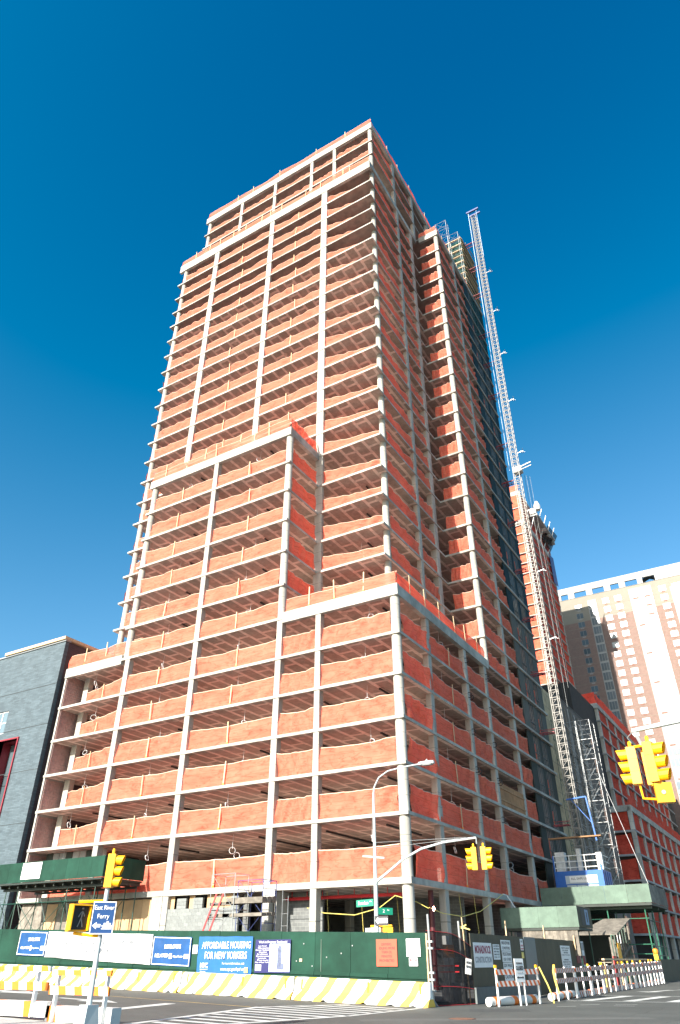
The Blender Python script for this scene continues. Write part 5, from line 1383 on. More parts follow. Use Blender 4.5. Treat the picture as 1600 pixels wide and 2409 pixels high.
# ------------------------------------------------------------------ scaffold tower with planks and the ladder in front of the block wall
def frame_scaffold(root, x0, x1, y0, y1, z0, lifts, lh, m_, braces=True):
    for xx in (x0, x1):
        for yy in (y0, y1):
            W(MB().tube([(xx, yy, z0), (xx, yy, z0 + lifts * lh)], 0.024, 5), 'standard', [m_], root)
    for k in range(1, lifts + 1):
        z = z0 + k * lh
        for yy in (y0, y1): W(MB().tube([(x0, yy, z), (x1, yy, z)], 0.02, 5), 'ledger', [m_], root)
        for xx in (x0, x1): W(MB().tube([(xx, y0, z), (xx, y1, z)], 0.02, 5).tube([(xx, y0, z - 0.45), (xx, y1, z - 0.45)], 0.016, 5), 'end_frame', [m_], root)
        if braces:
            W(MB().tube([(x0, y0, z - lh), (x1, y0, z)], 0.014, 4).tube([(x0, y0 + 0.02, z), (x1, y0 + 0.02, z - lh)], 0.014, 4), 'cross_brace', [m_], root)
sf = thing('scaffold', 'blue and grey frame scaffold with plank decks in front of the grey block wall', 'scaffold', (-29.0, 36.9, 0.4))
frame_scaffold(sf, -30.75, -29.0, 36.3, 37.6, 0.42, 3, 1.85, 'steel')
frame_scaffold(sf, -28.9, -27.1, 36.5, 37.8, 0.42, 3, 1.72, 'blue_dark')
for (a, b_, z) in ((-29.6, -27.0, 4.4), (-30.9, -29.2, 4.35), (-29.8, -27.0, 3.75), (-30.8, -29.3, 3.75)):
    for i in range(3): W(MB().box(a + 0.06 * i, b_ + 0.04 * i, 36.35 + i * 0.42, 36.35 + i * 0.42 + 0.38, z + 0.03 * i, z + 0.03 * i + (0.3 if z > 4.36 and a > -30 else 0.16)), 'plank_stack', ['wood_grey'], sf)
for (x_, z_) in ((-26.7, 4.6),): W(MB().tube([(x_, 37.9, 0.3), (x_, 37.9, 5.2)], 0.02, 4).tube([(x_ + 0.4, 37.9, 0.3), (x_ + 0.4, 37.9, 4.8)], 0.02, 4).tube([(x_, 37.9, 4.6), (x_ + 0.4, 37.9, 4.6)], 0.015, 4).tube([(x_, 37.9, 3.9), (x_ + 0.4, 37.9, 3.9)], 0.015, 4).tube([(x_, 37.9, 3.3), (x_ + 0.4, 37.9, 3.3)], 0.015, 4), 'side_frame', ['steel'], sf)
ld = thing('ladder', 'red ladder leaning on the scaffold in front of the grey block wall', 'ladder', (-31.3, 36.1, 0.5))
la, lb2 = Vector((-31.75, 36.0, 1.0)), Vector((-30.3, 36.3, 4.95))
for dx in (0, 0.5): W(MB().beam(la + Vector((dx, 0, 0)), lb2 + Vector((dx, 0, 0)), 0.05, 0.09), 'rail', ['red'], ld)
for i in range(12):
    p = la.lerp(lb2, (i + 0.5) / 12)
    W(MB().tube([p, p + Vector((0.5, 0, 0))], 0.02, 5), 'rung', ['steel'], ld)

# ------------------------------------------------------------------ side street sheds
sh2 = thing('small_shed', 'lower pale green sidewalk shed over the side street hoarding', 'sidewalk shed', (-16, 54, 0))
x0, x1, y0, y1 = -19.1, -13.85, 53.1, 56.6
for i in range(4):
    a = x0 + (x1 - x0) * i / 4; b_ = x0 + (x1 - x0) * (i + 1) / 4
    W(MB().box(a + 0.004, b_ - 0.004, y0, y0 + 0.03, 3.48, 4.68), 'parapet_panel', ['green_pale'], sh2)
for i in range(2):
    a = y0 + 0.032 + 1.73 * i
    W(MB().box(x1 - 0.03, x1, a + 0.004, a + 1.72, 3.48, 4.68), 'side_panel', ['olive'], sh2)
W(MB().box(x0, x1 - 0.05, y0 + 0.04, y1, 3.32, 3.47), 'deck', ['darkboard'], sh2)
W(MB().box(x1 + 0.001, x1 + 0.012, 53.9, 55.9, 3.6, 4.6), 'dark_poster', ['ink_black'], sh2)
W(MB().box(x1 + 0.013, x1 + 0.02, 54.9, 55.7, 3.66, 4.54), 'poster_picture', [mat('poster_blue', (0.15, 0.25, 0.42), 0.5, 0.15, 1)], sh2)
W(MB().box(x1 + 0.021, x1 + 0.025, 55.2, 55.4, 3.8, 4.4), 'poster_tower', ['ink_black'], sh2)
for i in range(16):
    a = x0 + 1.3 + i * 0.235
    W(MB().box(a + 0.005, a + 0.23, y0 + 0.10 + random.uniform(0, 0.02), y0 + 0.13, 1.9, 3.3), 'board', ['wood_grey'], sh2)
for xx in (-18.6, -14.1):
    for yy in (53.5, 56.3): W(MB().tube([(xx, yy, 0), (xx, yy, 3.32)], 0.04, 6), 'leg', ['pipe_green'], sh2, True)
W(MB().box(-15.75, -15.65, 53.7, 53.75, 1.9, 3.0).box(-14.35, -14.27, 53.0, 53.06, 2.2, 3.0), 'upright', ['wood'], sh2)
st = thing('shed_stair', 'timber stair and ramp with a pale lean-to roof between the two sidewalk sheds', 'stair', (-14.0, 60, 0))
mb = MB().add([(-15.6, 58.2, 3.2), (-12.7, 58.2, 3.2), (-12.3, 61.6, 4.25), (-14.2, 61.6, 4.25), (-15.6, 58.2, 3.14), (-12.7, 58.2, 3.14), (-12.3, 61.6, 4.19), (-14.2, 61.6, 4.19)], [(0, 1, 2, 3), (7, 6, 5, 4), (0, 4, 5, 1), (1, 5, 6, 2), (2, 6, 7, 3), (3, 7, 4, 0)])
W(mb, 'roof', ['wood_grey'], st)
for i in range(8): W(MB().box(-13.2, -13.08, 57.8 + i * 0.9, 57.92 + i * 0.9, 0.05, 3.0 + i * 0.12), 'upright', ['wood_grey'], st)
for i in range(8): W(MB().box(-15.0, -13.3, 58 + i * 0.5, 58.5 + i * 0.5, 0.3 + i * 0.2, 0.36 + i * 0.2), 'tread', ['wood_grey'], st)
W(MB().beam((-13.1, 57.8, 1.2), (-13.1, 64, 2.6), 0.05, 0.2).beam((-13.1, 57.8, 0.6), (-13.1, 64, 2.0), 0.05, 0.2), 'handrail', ['wood_grey'], st)
W(MB().box(-13.05, -13.0, 59.2, 60.0, 1.2, 2.7), 'yellow_board', ['yellow'], st)
W(MB().box(-13.05, -13.0, 57.3, 58.2, 0.05, 1.9), 'red_board', ['red'], st)
W(MB().box(-14.6, -13.4, 64.5, 64.55, 1.9, 3.9), 'pale_panel', ['green_pale'], st)
W(MB().box(-14.2, -13.7, 64.44, 64.49, 2.3, 3.3), 'white_notice', ['paper'], st)

M['shed_pipe'] = mat('green_shed_pipe', (0.04, 0.16, 0.10), 0.4, 0.2, 4)
sh3 = thing('large_shed', 'large sidewalk shed with pale green parapet on green pipe legs below the blue hoist', 'sidewalk shed', (-15, 66, 0))
x0, x1, y0, y1 = -19.1, -10.77, 62.9, 69.9
for i in range(5):
    a = x0 + (x1 - x0) * i / 5; b_ = x0 + (x1 - x0) * (i + 1) / 5
    W(MB().box(a + 0.005, b_ - 0.005, y0, y0 + 0.03, 5.3 + random.uniform(-0.008, 0.008), 6.53), 'parapet_panel', ['green_pale'], sh3)
for i in range(4):
    a = y0 + 0.032 + (y1 - y0) * i / 4; b_ = y0 + 0.032 + (y1 - y0) * (i + 1) / 4
    W(MB().box(x1 - 0.03, x1, a + 0.004, b_ - 0.004, 5.3, 6.53), 'side_panel', ['wood_grey'], sh3)
W(MB().box(x0, x1 - 0.05, y0 + 0.04, y1, 5.12, 5.29), 'deck', ['darkboard'], sh3)
for yy in (63.5, 66.3, 69.2): W(MB().box(x0, x1 - 0.2, yy - 0.06, yy + 0.06, 4.92, 5.118), 'bearer', ['blackgreen'], sh3)
for xx in (-18.5, -14.25, -11.5):
    for yy in (63.5, 66.3, 69.2):
        W(MB().tube([(xx, yy, 0.1), (xx, yy, 4.9)], 0.045, 6), 'leg', ['shed_pipe'], sh3, True)
for z_ in (2.05, 2.65, 4.3):
    W(MB().tube([(-14.25, 63.45, z_), (-11.3, 63.45, z_)], 0.03, 5), 'rail', ['shed_pipe'], sh3)
    W(MB().tube([(-11.45, 63.4, z_ - 0.1), (-11.45, 69.3, z_ - 0.1)], 0.03, 5), 'rail', ['pipe_green'], sh3)
W(MB().tube([(-18.5, 63.45, 4.3), (-14.25, 63.45, 4.3)], 0.03, 5), 'rail', ['pipe_green'], sh3)
for yy in (64.9, 67.7): W(MB().tube([(-11.52, yy - 1.3, 1.0), (-11.52, yy + 1.3, 4.7)], 0.022, 4).tube([(-11.52, yy + 1.3, 1.0), (-11.52, yy - 1.3, 4.7)], 0.022, 4), 'cross_brace', ['pipe_green'], sh3)
W(MB().box(x0, -15.2, 70.2, 70.3, 0, 5.0), 'inner_screen', ['darkboard'], sh3)

# hoist car
ho = thing('hoist_car', 'bright blue construction hoist car with pale machinery on its roof', 'hoist', (-16.8, 68.2, 6.5))
hx0, hx1, hy0, hy1 = -18.75, -14.75, 66.6, 69.6
W(MB().box(hx0, hx1, hy0 + 0.03, hy1, 5.6, 8.0), 'cabin', ['blue'], ho)
W(MB().box(hx0 + 0.85, hx1 - 0.5, hy0, hy0 + 0.03, 5.7, 7.65), 'front_panel', [mat('pale_blue_panel', (0.42, 0.5, 0.56), 0.5, 0.08, 2)], ho)
for a in (hx0 + 0.85, hx0 + 1.7, hx0 + 2.6): W(MB().box(a, a + 0.05, hy0 - 0.03, hy0 - 0.001, 5.7, 7.0), 'rib', ['blue'], ho)
W(MB().box(hx0 + 0.85, hx1 - 0.5, hy0 - 0.03, hy0 - 0.002, 6.95, 7.02), 'rib', ['blue'], ho)
W(MB().box(hx0 + 1.2, hx0 + 2.9, hy0 - 0.045, hy0 - 0.032, 7.12, 7.6), 'name_board', ['paper'], ho)
hb = text('ALL-SAFE LLC', 'lettering', ho, (hx0 + 2.05 + 16.8, hy0 - 0.055 - 68.2, 7.4 - 6.5), FY, 0.24, 'ink_black', 1.45, hmul=0)
for i in range(4): W(MB().box(hx1 + 0.001, hx1 + 0.04, hy0 + 0.1 + i * 0.75, hy0 + 0.18 + i * 0.75, 5.6, 7.9), 'side_rib', [mat('blue_dark_rib', (0.01, 0.06, 0.22), 0.5, 0.1, 1)], ho)
W(MB().box(hx0, hx0 + 0.12, hy0 - 0.06, hy0 + 0.02, 5.6, 9.2), 'guide_post', ['blue'], ho)
W(MB().box(hx1 - 0.12, hx1 + 0.02, hy0 - 0.06, hy0 + 0.02, 5.6, 8.4), 'guide_post', ['blue'], ho)
for z_ in (8.25, 8.7, 9.15): W(MB().tube([(hx0, hy0 - 0.02, z_), (hx1, hy0 - 0.02, z_)], 0.035, 5).tube([(hx1, hy0, z_), (hx1, hy1, z_)], 0.03, 5), 'guard_rail', ['white'], ho)
for a in (hx0 + 0.1, hx0 + 1.4, hx0 + 2.7, hx1 - 0.1): W(MB().tube([(a, hy0 - 0.02, 8.0), (a, hy0 - 0.02, 9.2)], 0.035, 5), 'guard_post', ['white'], ho)
W(MB().box(hx0 + 0.15, hx0 + 0.95, hy0 + 0.3, hy0 + 1.0, 8.0, 9.5), 'control_cabinet', ['white_worn'], ho)
W(MB().box(hx0 + 2.0, hx0 + 2.35, hy0 + 0.3, hy0 + 0.6, 8.0, 9.7), 'motor_plate', ['white_worn'], ho)
W(MB().box(hx0 + 1.1, hx0 + 1.8, hy0 + 0.6, hy0 + 1.2, 8.0, 8.9), 'motor', ['conc_grey'], ho)
W(MB().box(hx1 - 0.35, hx1 + 0.1, hy0 + 0.1, hy0 + 0.5, 8.0, 9.3), 'buffer_box', ['white'], ho)
W(MB().box(hx0 - 0.1, hx1 + 0.4, hy0 - 0.1, hy0 + 0.5, 10.5, 10.6), 'access_plank', ['ply_dark'], ho)
W(MB().beam((-17.6, 70.0, 14.2), (-15.8, 69.9, 14.3), 0.12).beam((-15.8, 69.9, 14.3), (-15.5, 69.9, 10.6), 0.12).beam((-17.2, 69.95, 14.2), (-15.6, 69.9, 12.0), 0.05), 'jib', ['blue'], ho)

# hoist mast, section by section
mast = thing('hoist_mast', 'tall pale lattice hoist mast tied to the side of the concrete tower', 'hoist mast', (-17.2, 70.4, 5))
sec = MB()
w2 = 0.36; hs = 1.5
for a in (-w2, w2):
    for b_ in (-w2, w2): sec.beam((a, b_, 0), (a, b_, hs), 0.075, 0.075)
for z_ in (0.0, 0.75):
    for s_ in (-1, 1):
        sec.beam((-w2, s_ * w2, z_ + 0.04), (w2, s_ * w2, z_ + 0.04), 0.06, 0.06)
        if s_ < 0: sec.beam((-w2, s_ * w2, z_), (w2, s_ * w2, z_ + 0.75), 0.03, 0.03)
SEC = sec.mesh('mast_section', ['mast'])
ns = int((103.5 - 5) / hs)
for i in range(ns): put('mast_section', SEC, mast, (0, 0, i * hs), (0, 0, 0))
for dx in (-0.72, 0.6): W(MB().tube([(-17.2 + dx, 70.0, 92 if dx > 0 else 52), (-17.2 + dx, 70.0, 103.3)], 0.05 if dx < 0 else 0.025, 5), 'cable_guide', [mat('pale_blue_cable', (0.35, 0.5, 0.7), 0.5, 0.05, 1)], mast)
W(MB().beam((-18.2, 70, 103.6), (-16.2, 70, 103.6), 0.25, 0.3).beam((-18.1, 70.8, 103.6), (-16.2, 70.8, 103.6), 0.2, 0.3), 'mast_head', ['blue_dark'], mast)
tie = MB()
for dy in (-0.35, 0.35): tie.beam((-2.0, dy, 0), (-0.5, dy, 0), 0.07)
for i in range(4):
    a = -2.0 + i * 0.38; tie.beam((a, -0.35, 0), (a + 0.38, 0.35, 0), 0.04); tie.beam((a, 0.35, 0), (a, -0.35, 0), 0.04)
tie.beam((-2.0, 0, 0.35), (-0.5, 0, 0.35), 0.05).beam((-2.0, -0.35, 0), (-0.5, 0, 0.35), 0.03)
TIE = tie.mesh('wall_tie', ['dark_red'])
zt_ = [96.2, 90.4, 84.4, 76.0, 70.4, 64.6, 56.2, 50.5, 44.8, 38.5, 32.6, 26.5, 20.5, 12.1]
for i, z_ in enumerate(zt_): put('wall_tie', TIE, mast, (0, 0, z_ - 5))
brk = MB().beam((0.45, 0, 0), (1.2, 0, 0.1), 0.07).beam((1.0, -0.3, 0), (1.0, 0.3, 0), 0.05).beam((1.2, -0.3, 0.3), (1.2, 0.3, 0), 0.05).beam((0.9, 0.2, 0.2), (1.35, 0.2, 0), 0.04).mesh('guide_bracket', ['steel'])
for z_ in (88.5, 80.0, 71.5, 63, 54.5, 46, 38, 30): put('guide_bracket', brk, mast, (0, 0, z_ - 5))
W(MB().beam((-16.9, 70.2, 52.2), (-15.3, 70.2, 52.5), 0.13).beam((-16.9, 70.2, 51.8), (-15.3, 70.2, 52.05), 0.08).box(-17.5, -16.5, 69.95, 70.8, 51.6, 52.3), 'jib', ['white_worn'], mast)

# ------------------------------------------------------------------ core and scaffold on the tower's far roof
cs = thing('roof_scaffold', 'pipe scaffold with green mesh round the stair core on the far end of the roof', 'scaffold', (-21, 71, 85.1))
W(MB().box(-22.6, -19.75, 69.4, 74.0, 70.0, 97.2), 'core', ['mesh_green'], cs)
W(MB().box(-22.2, -19.9, 69.8, 73.8, 84.9, 96.5), 'core_wall', ['darkboard'], cs)
for i in range(9):
    z_ = 85.8 + i * 1.35
    W(MB().box(-22.9, -19.3, 68.6, 68.9, z_, z_ + 0.16), 'plank', ['wood'], cs)
    W(MB().box(-19.5, -19.25, 68.9, 74.2, z_ + 0.02, z_ + 0.14), 'plank', ['wood'], cs)
frame_scaffold(cs, -22.8, -21.1, 67.6, 68.55, 85.1, 8, 2.0, 'steel')
frame_scaffold(cs, -21.05, -19.45, 67.7, 68.6, 85.1, 6, 2.0, 'steel')
for i in range(7):
    z_ = 87 + i * 1.8
    W(MB().beam((-19.3, 69 + i * 0.3, z_), (-19.2, 74, z_), 0.1), 'ledger', ['wood'], cs)
W(MB().box(-19.72, -19.4, 69.4, 74.35, 76, 97.4), 'mesh_screen', ['mesh_green'], cs)

# ------------------------------------------------------------------ scaffold stair tower at the foot, in front of the dark brick building
ss = thing('stair_scaffold', 'silvery pipe scaffold stair tower in front of the dark brick building', 'scaffold', (-17, 77, 0))
frame_scaffold(ss, -18.2, -17.1, 76.6, 78.6, 5.0, 9, 2.0, 'steel')
frame_scaffold(ss, -17.0, -15.6, 76.6, 78.6, 5.0, 9, 2.0, 'steel')
for i in range(8):
    z_ = 7 + i * 2.0
    W(MB().beam((-16.9, 77.2, z_ - 1.9), (-15.7, 78.0, z_), 0.3, 0.05), 'stair_flight', ['steel'], ss)
    W(MB().box(-17.0, -15.6, 76.6, 77.0, z_, z_ + 0.05), 'landing', ['steel'], ss)
    W(MB().tube([(-17.0, 76.55, z_ + 1.0), (-15.6, 76.55, z_ + 1.0)], 0.03, 4).tube([(-17.0, 76.55, z_ + 0.5), (-15.6, 76.55, z_ + 0.5)], 0.03, 4), 'guard_rail', ['steel'], ss)
sf2 = thing('wall_scaffold', 'dark pipe scaffold standing against the lower dark cladding beside the hoist mast', 'scaffold', (-18.8, 75.5, 0))
frame_scaffold(sf2, -19.1, -18.2, 74.8, 76.2, 5.0, 9, 2.0, 'blackgreen')

# ------------------------------------------------------------------ dark brick building next along the side street
M['dkbrick'] = brick_mat('dark_brick', (0.15, 0.12, 0.10), (0.19, 0.155, 0.13), (0.12, 0.10, 0.09), 0.4, 0.09, 0.012, axes='sz', var=0.25)
M['tanwall'] = brick_mat('tan_masonry', (0.48, 0.36, 0.21), (0.54, 0.42, 0.26), (0.26, 0.2, 0.14), 0.6, 1.45, 0.03, 0.0, axes='sz')
db = thing('dark_brick_building', 'dark brown brick block behind the hoist mast and stair scaffold', 'building', (-25, 86, 0))
W(MB().box(-40, -19.3, 78.3, 97, 0, 27.0), 'wall', ['dkbrick'], db)
W(MB().box(-21.8, -19.5, 74.45, 78.29, 0, 26.6), 'tan_wall', ['tanwall'], db)
W(MB().box(-40, -19.25, 78.25, 97, 27.0, 27.15), 'coping', ['darkboard'], db)
for k in range(9):
    for y_ in (93.2,):
        f_ = W(MB().box(-19.3, -19.24, y_, y_ + 1.6, 1.2 + k * 2.85, 3.1 + k * 2.85), 'window', ['frame'], db)
        Wo(MB().box(-19.235, -19.22, y_ + 0.08, y_ + 1.52, 1.28 + k * 2.85, 3.02 + k * 2.85), 'pane', ['glass'], db, f_)
for i in range(8):
    W(MB().box(-19.299, -19.2, 79.5 + i * 1.4, 79.58 + i * 1.4, 4, 26.5), 'vertical_rail', ['conc_grey' if i % 2 else 'wood_grey'], db)
for k in range(9): W(MB().box(-19.299, -19.19, 78.4, 92, 1.0 + k * 2.85, 1.08 + k * 2.85), 'horizontal_rail', ['darkboard'], db)

# ------------------------------------------------------------------ second building under construction, farther down the street
OB = (-30, 140, 0)
ob = thing('second_building_under_construction', 'farther concrete building and tower wrapped floor by floor in orange netting, tinted redder where shaded', 'building', OB)
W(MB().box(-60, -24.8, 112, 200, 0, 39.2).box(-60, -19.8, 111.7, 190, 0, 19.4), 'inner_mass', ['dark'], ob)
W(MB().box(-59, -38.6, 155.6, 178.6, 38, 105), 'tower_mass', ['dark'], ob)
FARN = [net_mesh(50 + i * 2.3, nx=18, nz=6).mesh('safety_net', ['net_shade_tint'], smooth=True) for i in range(5)]
FARO = [net_mesh(70 + i * 2.3, nx=18, nz=6).mesh('safety_net', ['net_far'], smooth=True) for i in range(5)]
SLABW = {}
def oslab(x0, x1, y0, y1, z, th=0.28, m_='conc_grey'): W(MB().box(x0, x1, y0, y1, z - th, z), 'floor_slab', [m_], ob)
def onet(p, q, z, h, n_):
    dx = q[0] - p[0]; dy = q[1] - p[1]
    put('safety_net', random.choice(n_), ob, (p[0] - OB[0], p[1] - OB[1], z), (0, 0, math.atan2(dy, dx)), (math.hypot(dx, dy), 1, h))
# tier 2 (nearest, lowest)
t2 = [4.6, 7.7, 10.8, 13.9, 16.9, 20.1]
for z_ in t2:
    oslab(-40, -19.15, 111, 196, z_, 0.8 if z_ > 20 else 0.25, 'conc_edge' if z_ > 20 else 'conc_grey')
ycols = [111.4 + i * 6.2 for i in range(14)]
for z0_, z1_ in zip([0.1] + t2[:-1], t2):
    for y_ in ycols: put('square_column', colmesh(0.55, 0.8), ob, (-19.5 - OB[0], y_ - OB[1], z0_), (0, 0, 0), (1, 1, z1_ - z0_ - 0.26))
    if z0_ > 1:
        for i in range(13):
            a = ycols[i] + 0.45; b_ = ycols[i + 1] - 0.45
            onet((-19.45, a), (-19.45, b_), z0_ + 0.02, 2.6, FARN)
        onet((-26, 111.35), (-19.9, 111.35), z0_ + 0.02, 2.6, FARN)
for i in range(13): onet((-19.4, ycols[i]), (-19.4, ycols[i + 1]), 20.12, 1.6, FARN)
# tier 1
t1 = [22.9, 25.7, 28.5, 31.3, 34.1, 36.9, 39.85]
for z_ in t1: oslab(-45, -24.1, 127.7, 196, z_, 0.85 if z_ > 39 else 0.25, 'conc_edge' if z_ > 39 else 'conc_grey')
yc1 = [128.3 + i * 6.6 for i in range(10)]
for z0_, z1_ in zip([20.1] + t1[:-1], t1):
    for y_ in yc1: put('square_column', colmesh(0.55, 0.8), ob, (-24.5 - OB[0], y_ - OB[1], z0_), (0, 0, 0), (1, 1, z1_ - z0_ - 0.26))
    for i in range(9): onet((-24.4, yc1[i] + 0.4), (-24.4, yc1[i + 1] - 0.4), z0_ + 0.02, 2.5, FARN)
    onet((-29.5, 129.6), (-25.2, 129.6), z0_ + 0.02, 2.4, FARN)
for i in range(9): onet((-24.3, yc1[i]), (-24.3, yc1[i + 1]), 39.9, 2.0, FARN)
onet((-30, 128), (-24.3, 128), 39.9, 2.0, FARN)
# tower
zz = 42.7
lev = []
while zz < 96: lev.append(zz); zz += 2.82
for z_ in lev: oslab(-60, -38, 155, 179, z_, 0.22, 'conc_edge')
oslab(-60, -38, 155, 179, 97.3, 1.5, 'conc_edge')
oslab(-60, -38.3, 155.2, 179, 106.4, 1.2, 'conc_edge'); oslab(-60, -38.3, 155.2, 179, 101.4, 0.22); 
ycT = [155.4 + i * 5.8 for i in range(5)]
for z0_, z1_ in zip([39.9] + lev + [97.3, 101.4], lev + [97.3, 101.4, 106.4]):
    h_ = (z1_ - z0_ - (1.5 if z1_ == 97.3 else 0.24))
    for y_ in ycT: put('square_column', colmesh(0.5, 0.3), ob, (-38.3 - OB[0], y_ - OB[1], z0_), (0, 0, 0), (1, 1, h_))
    for i in range(4): onet((-38.25, ycT[i] + 0.15), (-38.25, ycT[i + 1] - 0.15), z0_ + 0.02, min(h_, 4.2) - 0.05, FARN if i % 2 else FARN)
    onet((-48, 155.3), (-38.6, 155.3), z0_ + 0.02, min(h_, 4.2) - 0.2, FARO)
    onet((-57.5, 155.3), (-48, 155.3), z0_ + 0.02, min(h_, 4.2) - 0.2, FARO)
onet((-58, 155.2), (-38.3, 155.2), 106.45, 1.8, FARO)
for i in range(3): onet((-38.15, ycT[i]), (-38.15, ycT[i + 1]), 97.35, 1.6, FARN)
rg = thing('crane_rig', 'grey machinery rig with struts and netting jutting from the top of the farther tower', 'rig', (-36, 168, 100))
W(MB().box(-38, -35.6, 160, 176, 100.5, 101.0), 'platform', ['conc_grey'], rg)
for i in range(5):
    y_ = 160.5 + i * 3.8
    W(MB().beam((-38.0, y_, 97.0), (-35.2, y_, 104.5), 0.16), 'strut', ['white'], rg)
    W(MB().box(-37.4, -35.9, y_ - 0.8, y_ + 0.9, 101.05 - i * 0.35, 102.6 - i * 0.3), 'machine', ['white_worn' if i < 3 else 'conc_grey'], rg)
W(MB().add([(-37.8, 170, 98.0), (-37.6, 177, 98.0), (-35.2, 178, 103), (-35.6, 170, 102.6), (-36.6, 173, 99.0)], [(0, 4, 3), (0, 1, 4), (1, 2, 4), (4, 2, 3)]), 'net_screen', ['mesh_black'], rg)
W(MB().lathe([(0.8, 0), (0.9, 1.2), (0.4, 2.6), (0.1, 2.8)], 8, (-35.6, 161, 102.5)), 'tank', ['white_worn'], rg)
W(MB().add([(-37.9, 176, 88), (-37.7, 179.2, 88), (-37.7, 179.2, 97), (-37.9, 176, 97)], [(0, 1, 2, 3)]), 'blue_screen', ['blue_dark'], rg)
# suspended cables between the mast and the farther tower
hc = thing('hoist_cables', 'bundle of thin dark hoist cables hanging beside the hoist mast', 'cable', (-15.8, 71, 0))
for i in range(4): W(MB().tube([(-16.45 + 0.16 * i, 71.0 + 0.2 * i, 22 + i), (-16.5 + 0.16 * i, 71.0 + 0.2 * i, 51.5)], 0.014, 4), 'cable', ['conc_grey' if i % 2 else 'black'], hc)

gw = thing('guy_cable', 'single thin pale cable running down in front of the far netting to the large shed', 'cable', (-10.9, 64, 6.5))
W(MB().tube([(-15.5, 76, 17.6), (-10.95, 64, 6.6)], 0.02, 4), 'cable', ['cable'], gw)

# ------------------------------------------------------------------ brick high-rise
M['hbrick'] = brick_mat('pink_brown_brick', (0.19, 0.118, 0.097), (0.22, 0.14, 0.117), (0.22, 0.165, 0.14), 0.6, 0.25, 0.03, axes='sz', var=0.12, bump=0.1)
M['beige'] = mat('beige_panel', (0.23, 0.208, 0.17), 0.85, 0.05, 0.6)
M['hwhite'] = mat('white_panel', (0.31, 0.31, 0.30), 0.7, 0.04, 1)
M['hframe'] = mat('white_window_frame', (0.27, 0.28, 0.28), 0.6, 0.03, 1)
M['hglass'] = glass_mat('pale_pane_glass', (0.20, 0.25, 0.265), 0.3)  # paler window panes, tone differs from pane to pane
M['hglass_d'] = glass_mat('blue_grey_glass', (0.06, 0.095, 0.12), 0.25)
M['vent'] = mat('air_vent', (0.20, 0.10, 0.075), 0.8, 0.05, 1)
M['ventg'] = mat('air_vent_grey', (0.30, 0.29, 0.28), 0.8, 0.05, 1)
HBX = (-20, 215, 0)
hr = thing('brick_high_rise', 'pinkish brick apartment tower with a white open parapet and white window bays', 'building', HBX)
Y0 = 206.0
W(MB().box(-62, 30, Y0, 230, 0, 88.0), 'wall', ['hbrick'], hr)
W(MB().box(-62, 30, Y0 - 0.01, 230, 88.0, 96.0), 'upper_wall', ['beige'], hr)
# parapet with real openings
mb = MB(); ox = [(-43.2, -41.0), (-39.1, -35.45), (-33.6, -30.1), (-28.2, -25.7), (-23.9, -20.4), (-18.9, -15.4)]
holes = [(a, b_, 96.05, 97.5 + 0.35) for a, b_ in [(-56, -52.5), (-50.6, -47)] + ox]
wall_strips(mb, -62, 30, 96.0, 99.9, Y0 - 0.12, Y0 + 0.5, holes)
W(mb, 'parapet', ['hwhite'], hr)
W(MB().box(-62, -61.5, Y0 + 0.5, 216, 96, 99.9), 'parapet_side', ['hwhite'], hr)
W(MB().tube([(-14.8, Y0 + 3, 96), (-15.6, Y0 + 3, 98.2), (-17.2, Y0 + 3, 98.9), (-18.9, Y0 + 3, 98.2), (-19.6, Y0 + 3, 96)], 0.7, 8), 'roof_duct', ['darkboard'], hr)
# white bays
W(MB().box(-23.5, -17.1, Y0 - 0.18, Y0 - 0.02, 5, 95.0), 'white_bay', ['hwhite'], hr)
W(MB().box(-12.2, -4.0, Y0 - 0.18, Y0 - 0.02, 5, 93.0), 'white_bay', ['hwhite'], hr)
W(MB().box(-35.7, -33.1, Y0 - 0.15, Y0 - 0.02, 5, 94.3), 'glass_bay', ['hwhite'], hr)
for z_ in [88.0 - i * 2.83 for i in range(29)]:
    pass
fl = [93.9 - i * 2.83 for i in range(30)]
def win(w, h, n_, mg, vent):
    fr = MB().box(0, w, -0.06, -0.011, 0, h)
    return fr.mesh('window', ['hframe'])
wins = {}
def hwin(x, z, w, h, cols, kind, shade=0, dy=0.0, vent=True):
    key = (round(w, 2), round(h, 2), cols, kind)
    if key not in wins:
        f = MB().box(0, w, -0.05, -0.012, 0, h).mesh('window', ['hframe'])
        p = MB()
        e = 0.07
        for i in range(cols):
            a = w * i / cols + e; b_ = w * (i + 1) / cols - e * 0.4
            p.box(a, b_, -0.07, -0.0505, e, h - e)
        pm = p.mesh('pane', [kind])
        v = MB().box(w * 0.25, w * 0.75, -0.04, -0.012, -0.45, -0.12).mesh('air_vent', ['vent' if kind == 'hglass' else 'ventg'])
        wins[key] = (f, pm, v)
    f, pm, v = wins[key]
    o = put('window', f, hr, (x - HBX[0], Y0 - dy - HBX[1], z - h))
    put('pane', pm, o)
    if vent: put('air_vent', v, o)
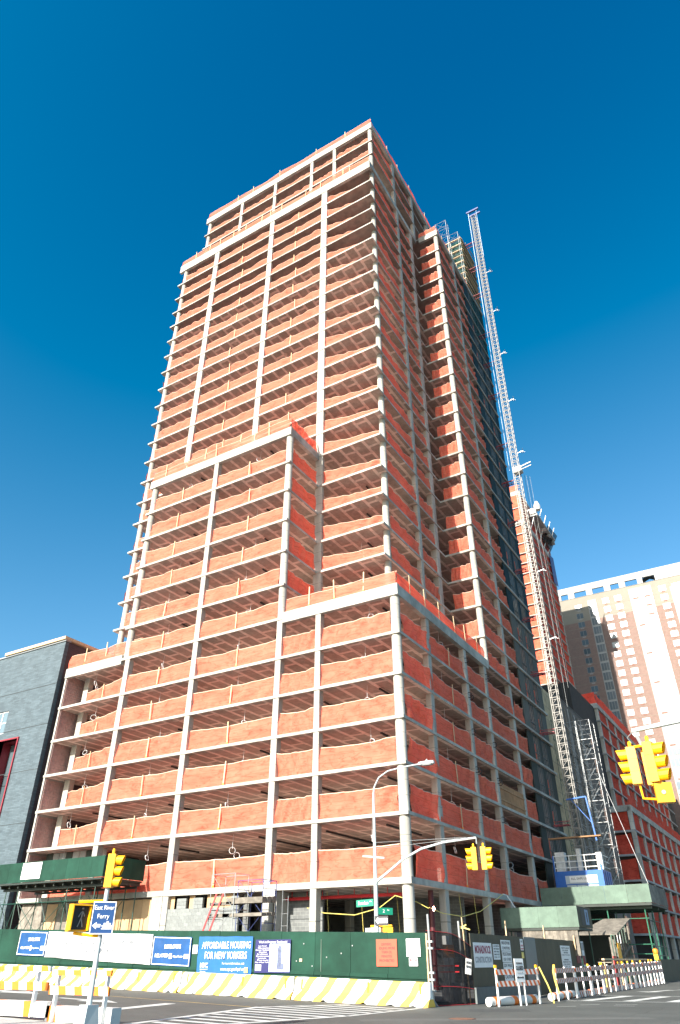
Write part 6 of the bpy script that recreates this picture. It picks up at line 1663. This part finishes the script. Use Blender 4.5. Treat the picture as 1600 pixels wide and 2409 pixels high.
for k, zt in enumerate(fl):
    if zt < 20: break
    for (x, w) in ((-31.3, 1.85), (-27.8, 1.95), (-15.2, 1.95)):
        hwin(x, zt + 0.1, w, 1.75, 2, 'hglass')
    for (x, w) in ((-39.6, 1.95), (-50, 1.95), (-54, 1.95)):
        hwin(x, zt - 0.3, w, 1.75, 2, 'hglass_d')
    hwin(-35.5, zt + 0.15, 2.2, 2.35, 3, 'hglass_d', dy=0.15, vent=False)
    if k > 0 or True:
        hwin(-23.3, zt + 0.1, 2.9, 2.0, 3, 'hglass_d' if k % 3 else 'hglass', dy=0.18); hwin(-20.1, zt + 0.1, 2.9, 2.0, 3, 'hglass_d' if k > 2 else 'hglass', dy=0.18)
    hwin(-11.6, zt - 0.1, 2.9, 2.0, 3, 'hglass_d', dy=0.18)
    if zt > 60: hwin(-8.0, zt - 0.1, 2.9, 2.0, 3, 'hglass_d', dy=0.18)
    if k % 1 == 0: W(MB().box(-62, 30, Y0 - 0.03, Y0 - 0.011, zt - 2.35, zt - 2.29), 'string_course', ['beige'], hr)

# a few dressed details: tape on columns, form clamps, paper on the hoarding
for (x_, z_) in ((-19.8, 1.9), (-21.4, 1.4), (-21.9, 2.3), (-20.6, 1.75), (-22.3, 1.6), (-19.2, 2.2)):
    W(MB().box(x_, x_ + 0.05, 32.965, 32.975, z_, z_ + 0.05), 'bolt_head', ['conc_grey'], hoard)
W(MB().box(-20.9, -20.87, 32.965, 32.975, 1.0, 2.5), 'drip_mark', ['green_pale'], hoard)
W(MB().box(-22.1, -21.95, 32.962, 32.972, 1.6, 1.72), 'rust_patch', ['wood'], hoard)
# pole behind the left of the frame whose shadow falls on the crossing
sp_ = thing('corner_pole', 'plain signal pole standing on the near pavement beyond the left edge of the photo', 'pole', (-20.2, 9.0, gz(-20.2) + 0.14))
put('shaft', MB().tube([(0, 0, 0), (0, 0, 7.6)], 0.09, 8).tube([(0, 0, 7.5), (1.2, 0, 7.7)], 0.06, 6).mesh('shaft', ['steel_paint']), sp_)
put('box', MB().box(-0.2, 0.2, -0.2, 0.2, 5.6, 6.5).mesh('box', ['yellow']), sp_)

# fit the lettering to its measured widths and turn it into meshes
bpy.context.view_layer.update()
dg = bpy.context.evaluated_depsgraph_get()
for o, w, hm in texts:
    s_ = w / o.dimensions.x if (w and o.dimensions.x > 1e-4) else 1
    me = bpy.data.meshes.new_from_object(o.evaluated_get(dg))
    me.name = 'lettering'
    n = put('lettering', me, o.parent, o.location, o.rotation_euler, (s_, 1, 1))
    if not me.materials:
        me.materials.append(o.data.materials[0])
    bpy.data.objects.remove(o, do_unlink=True)
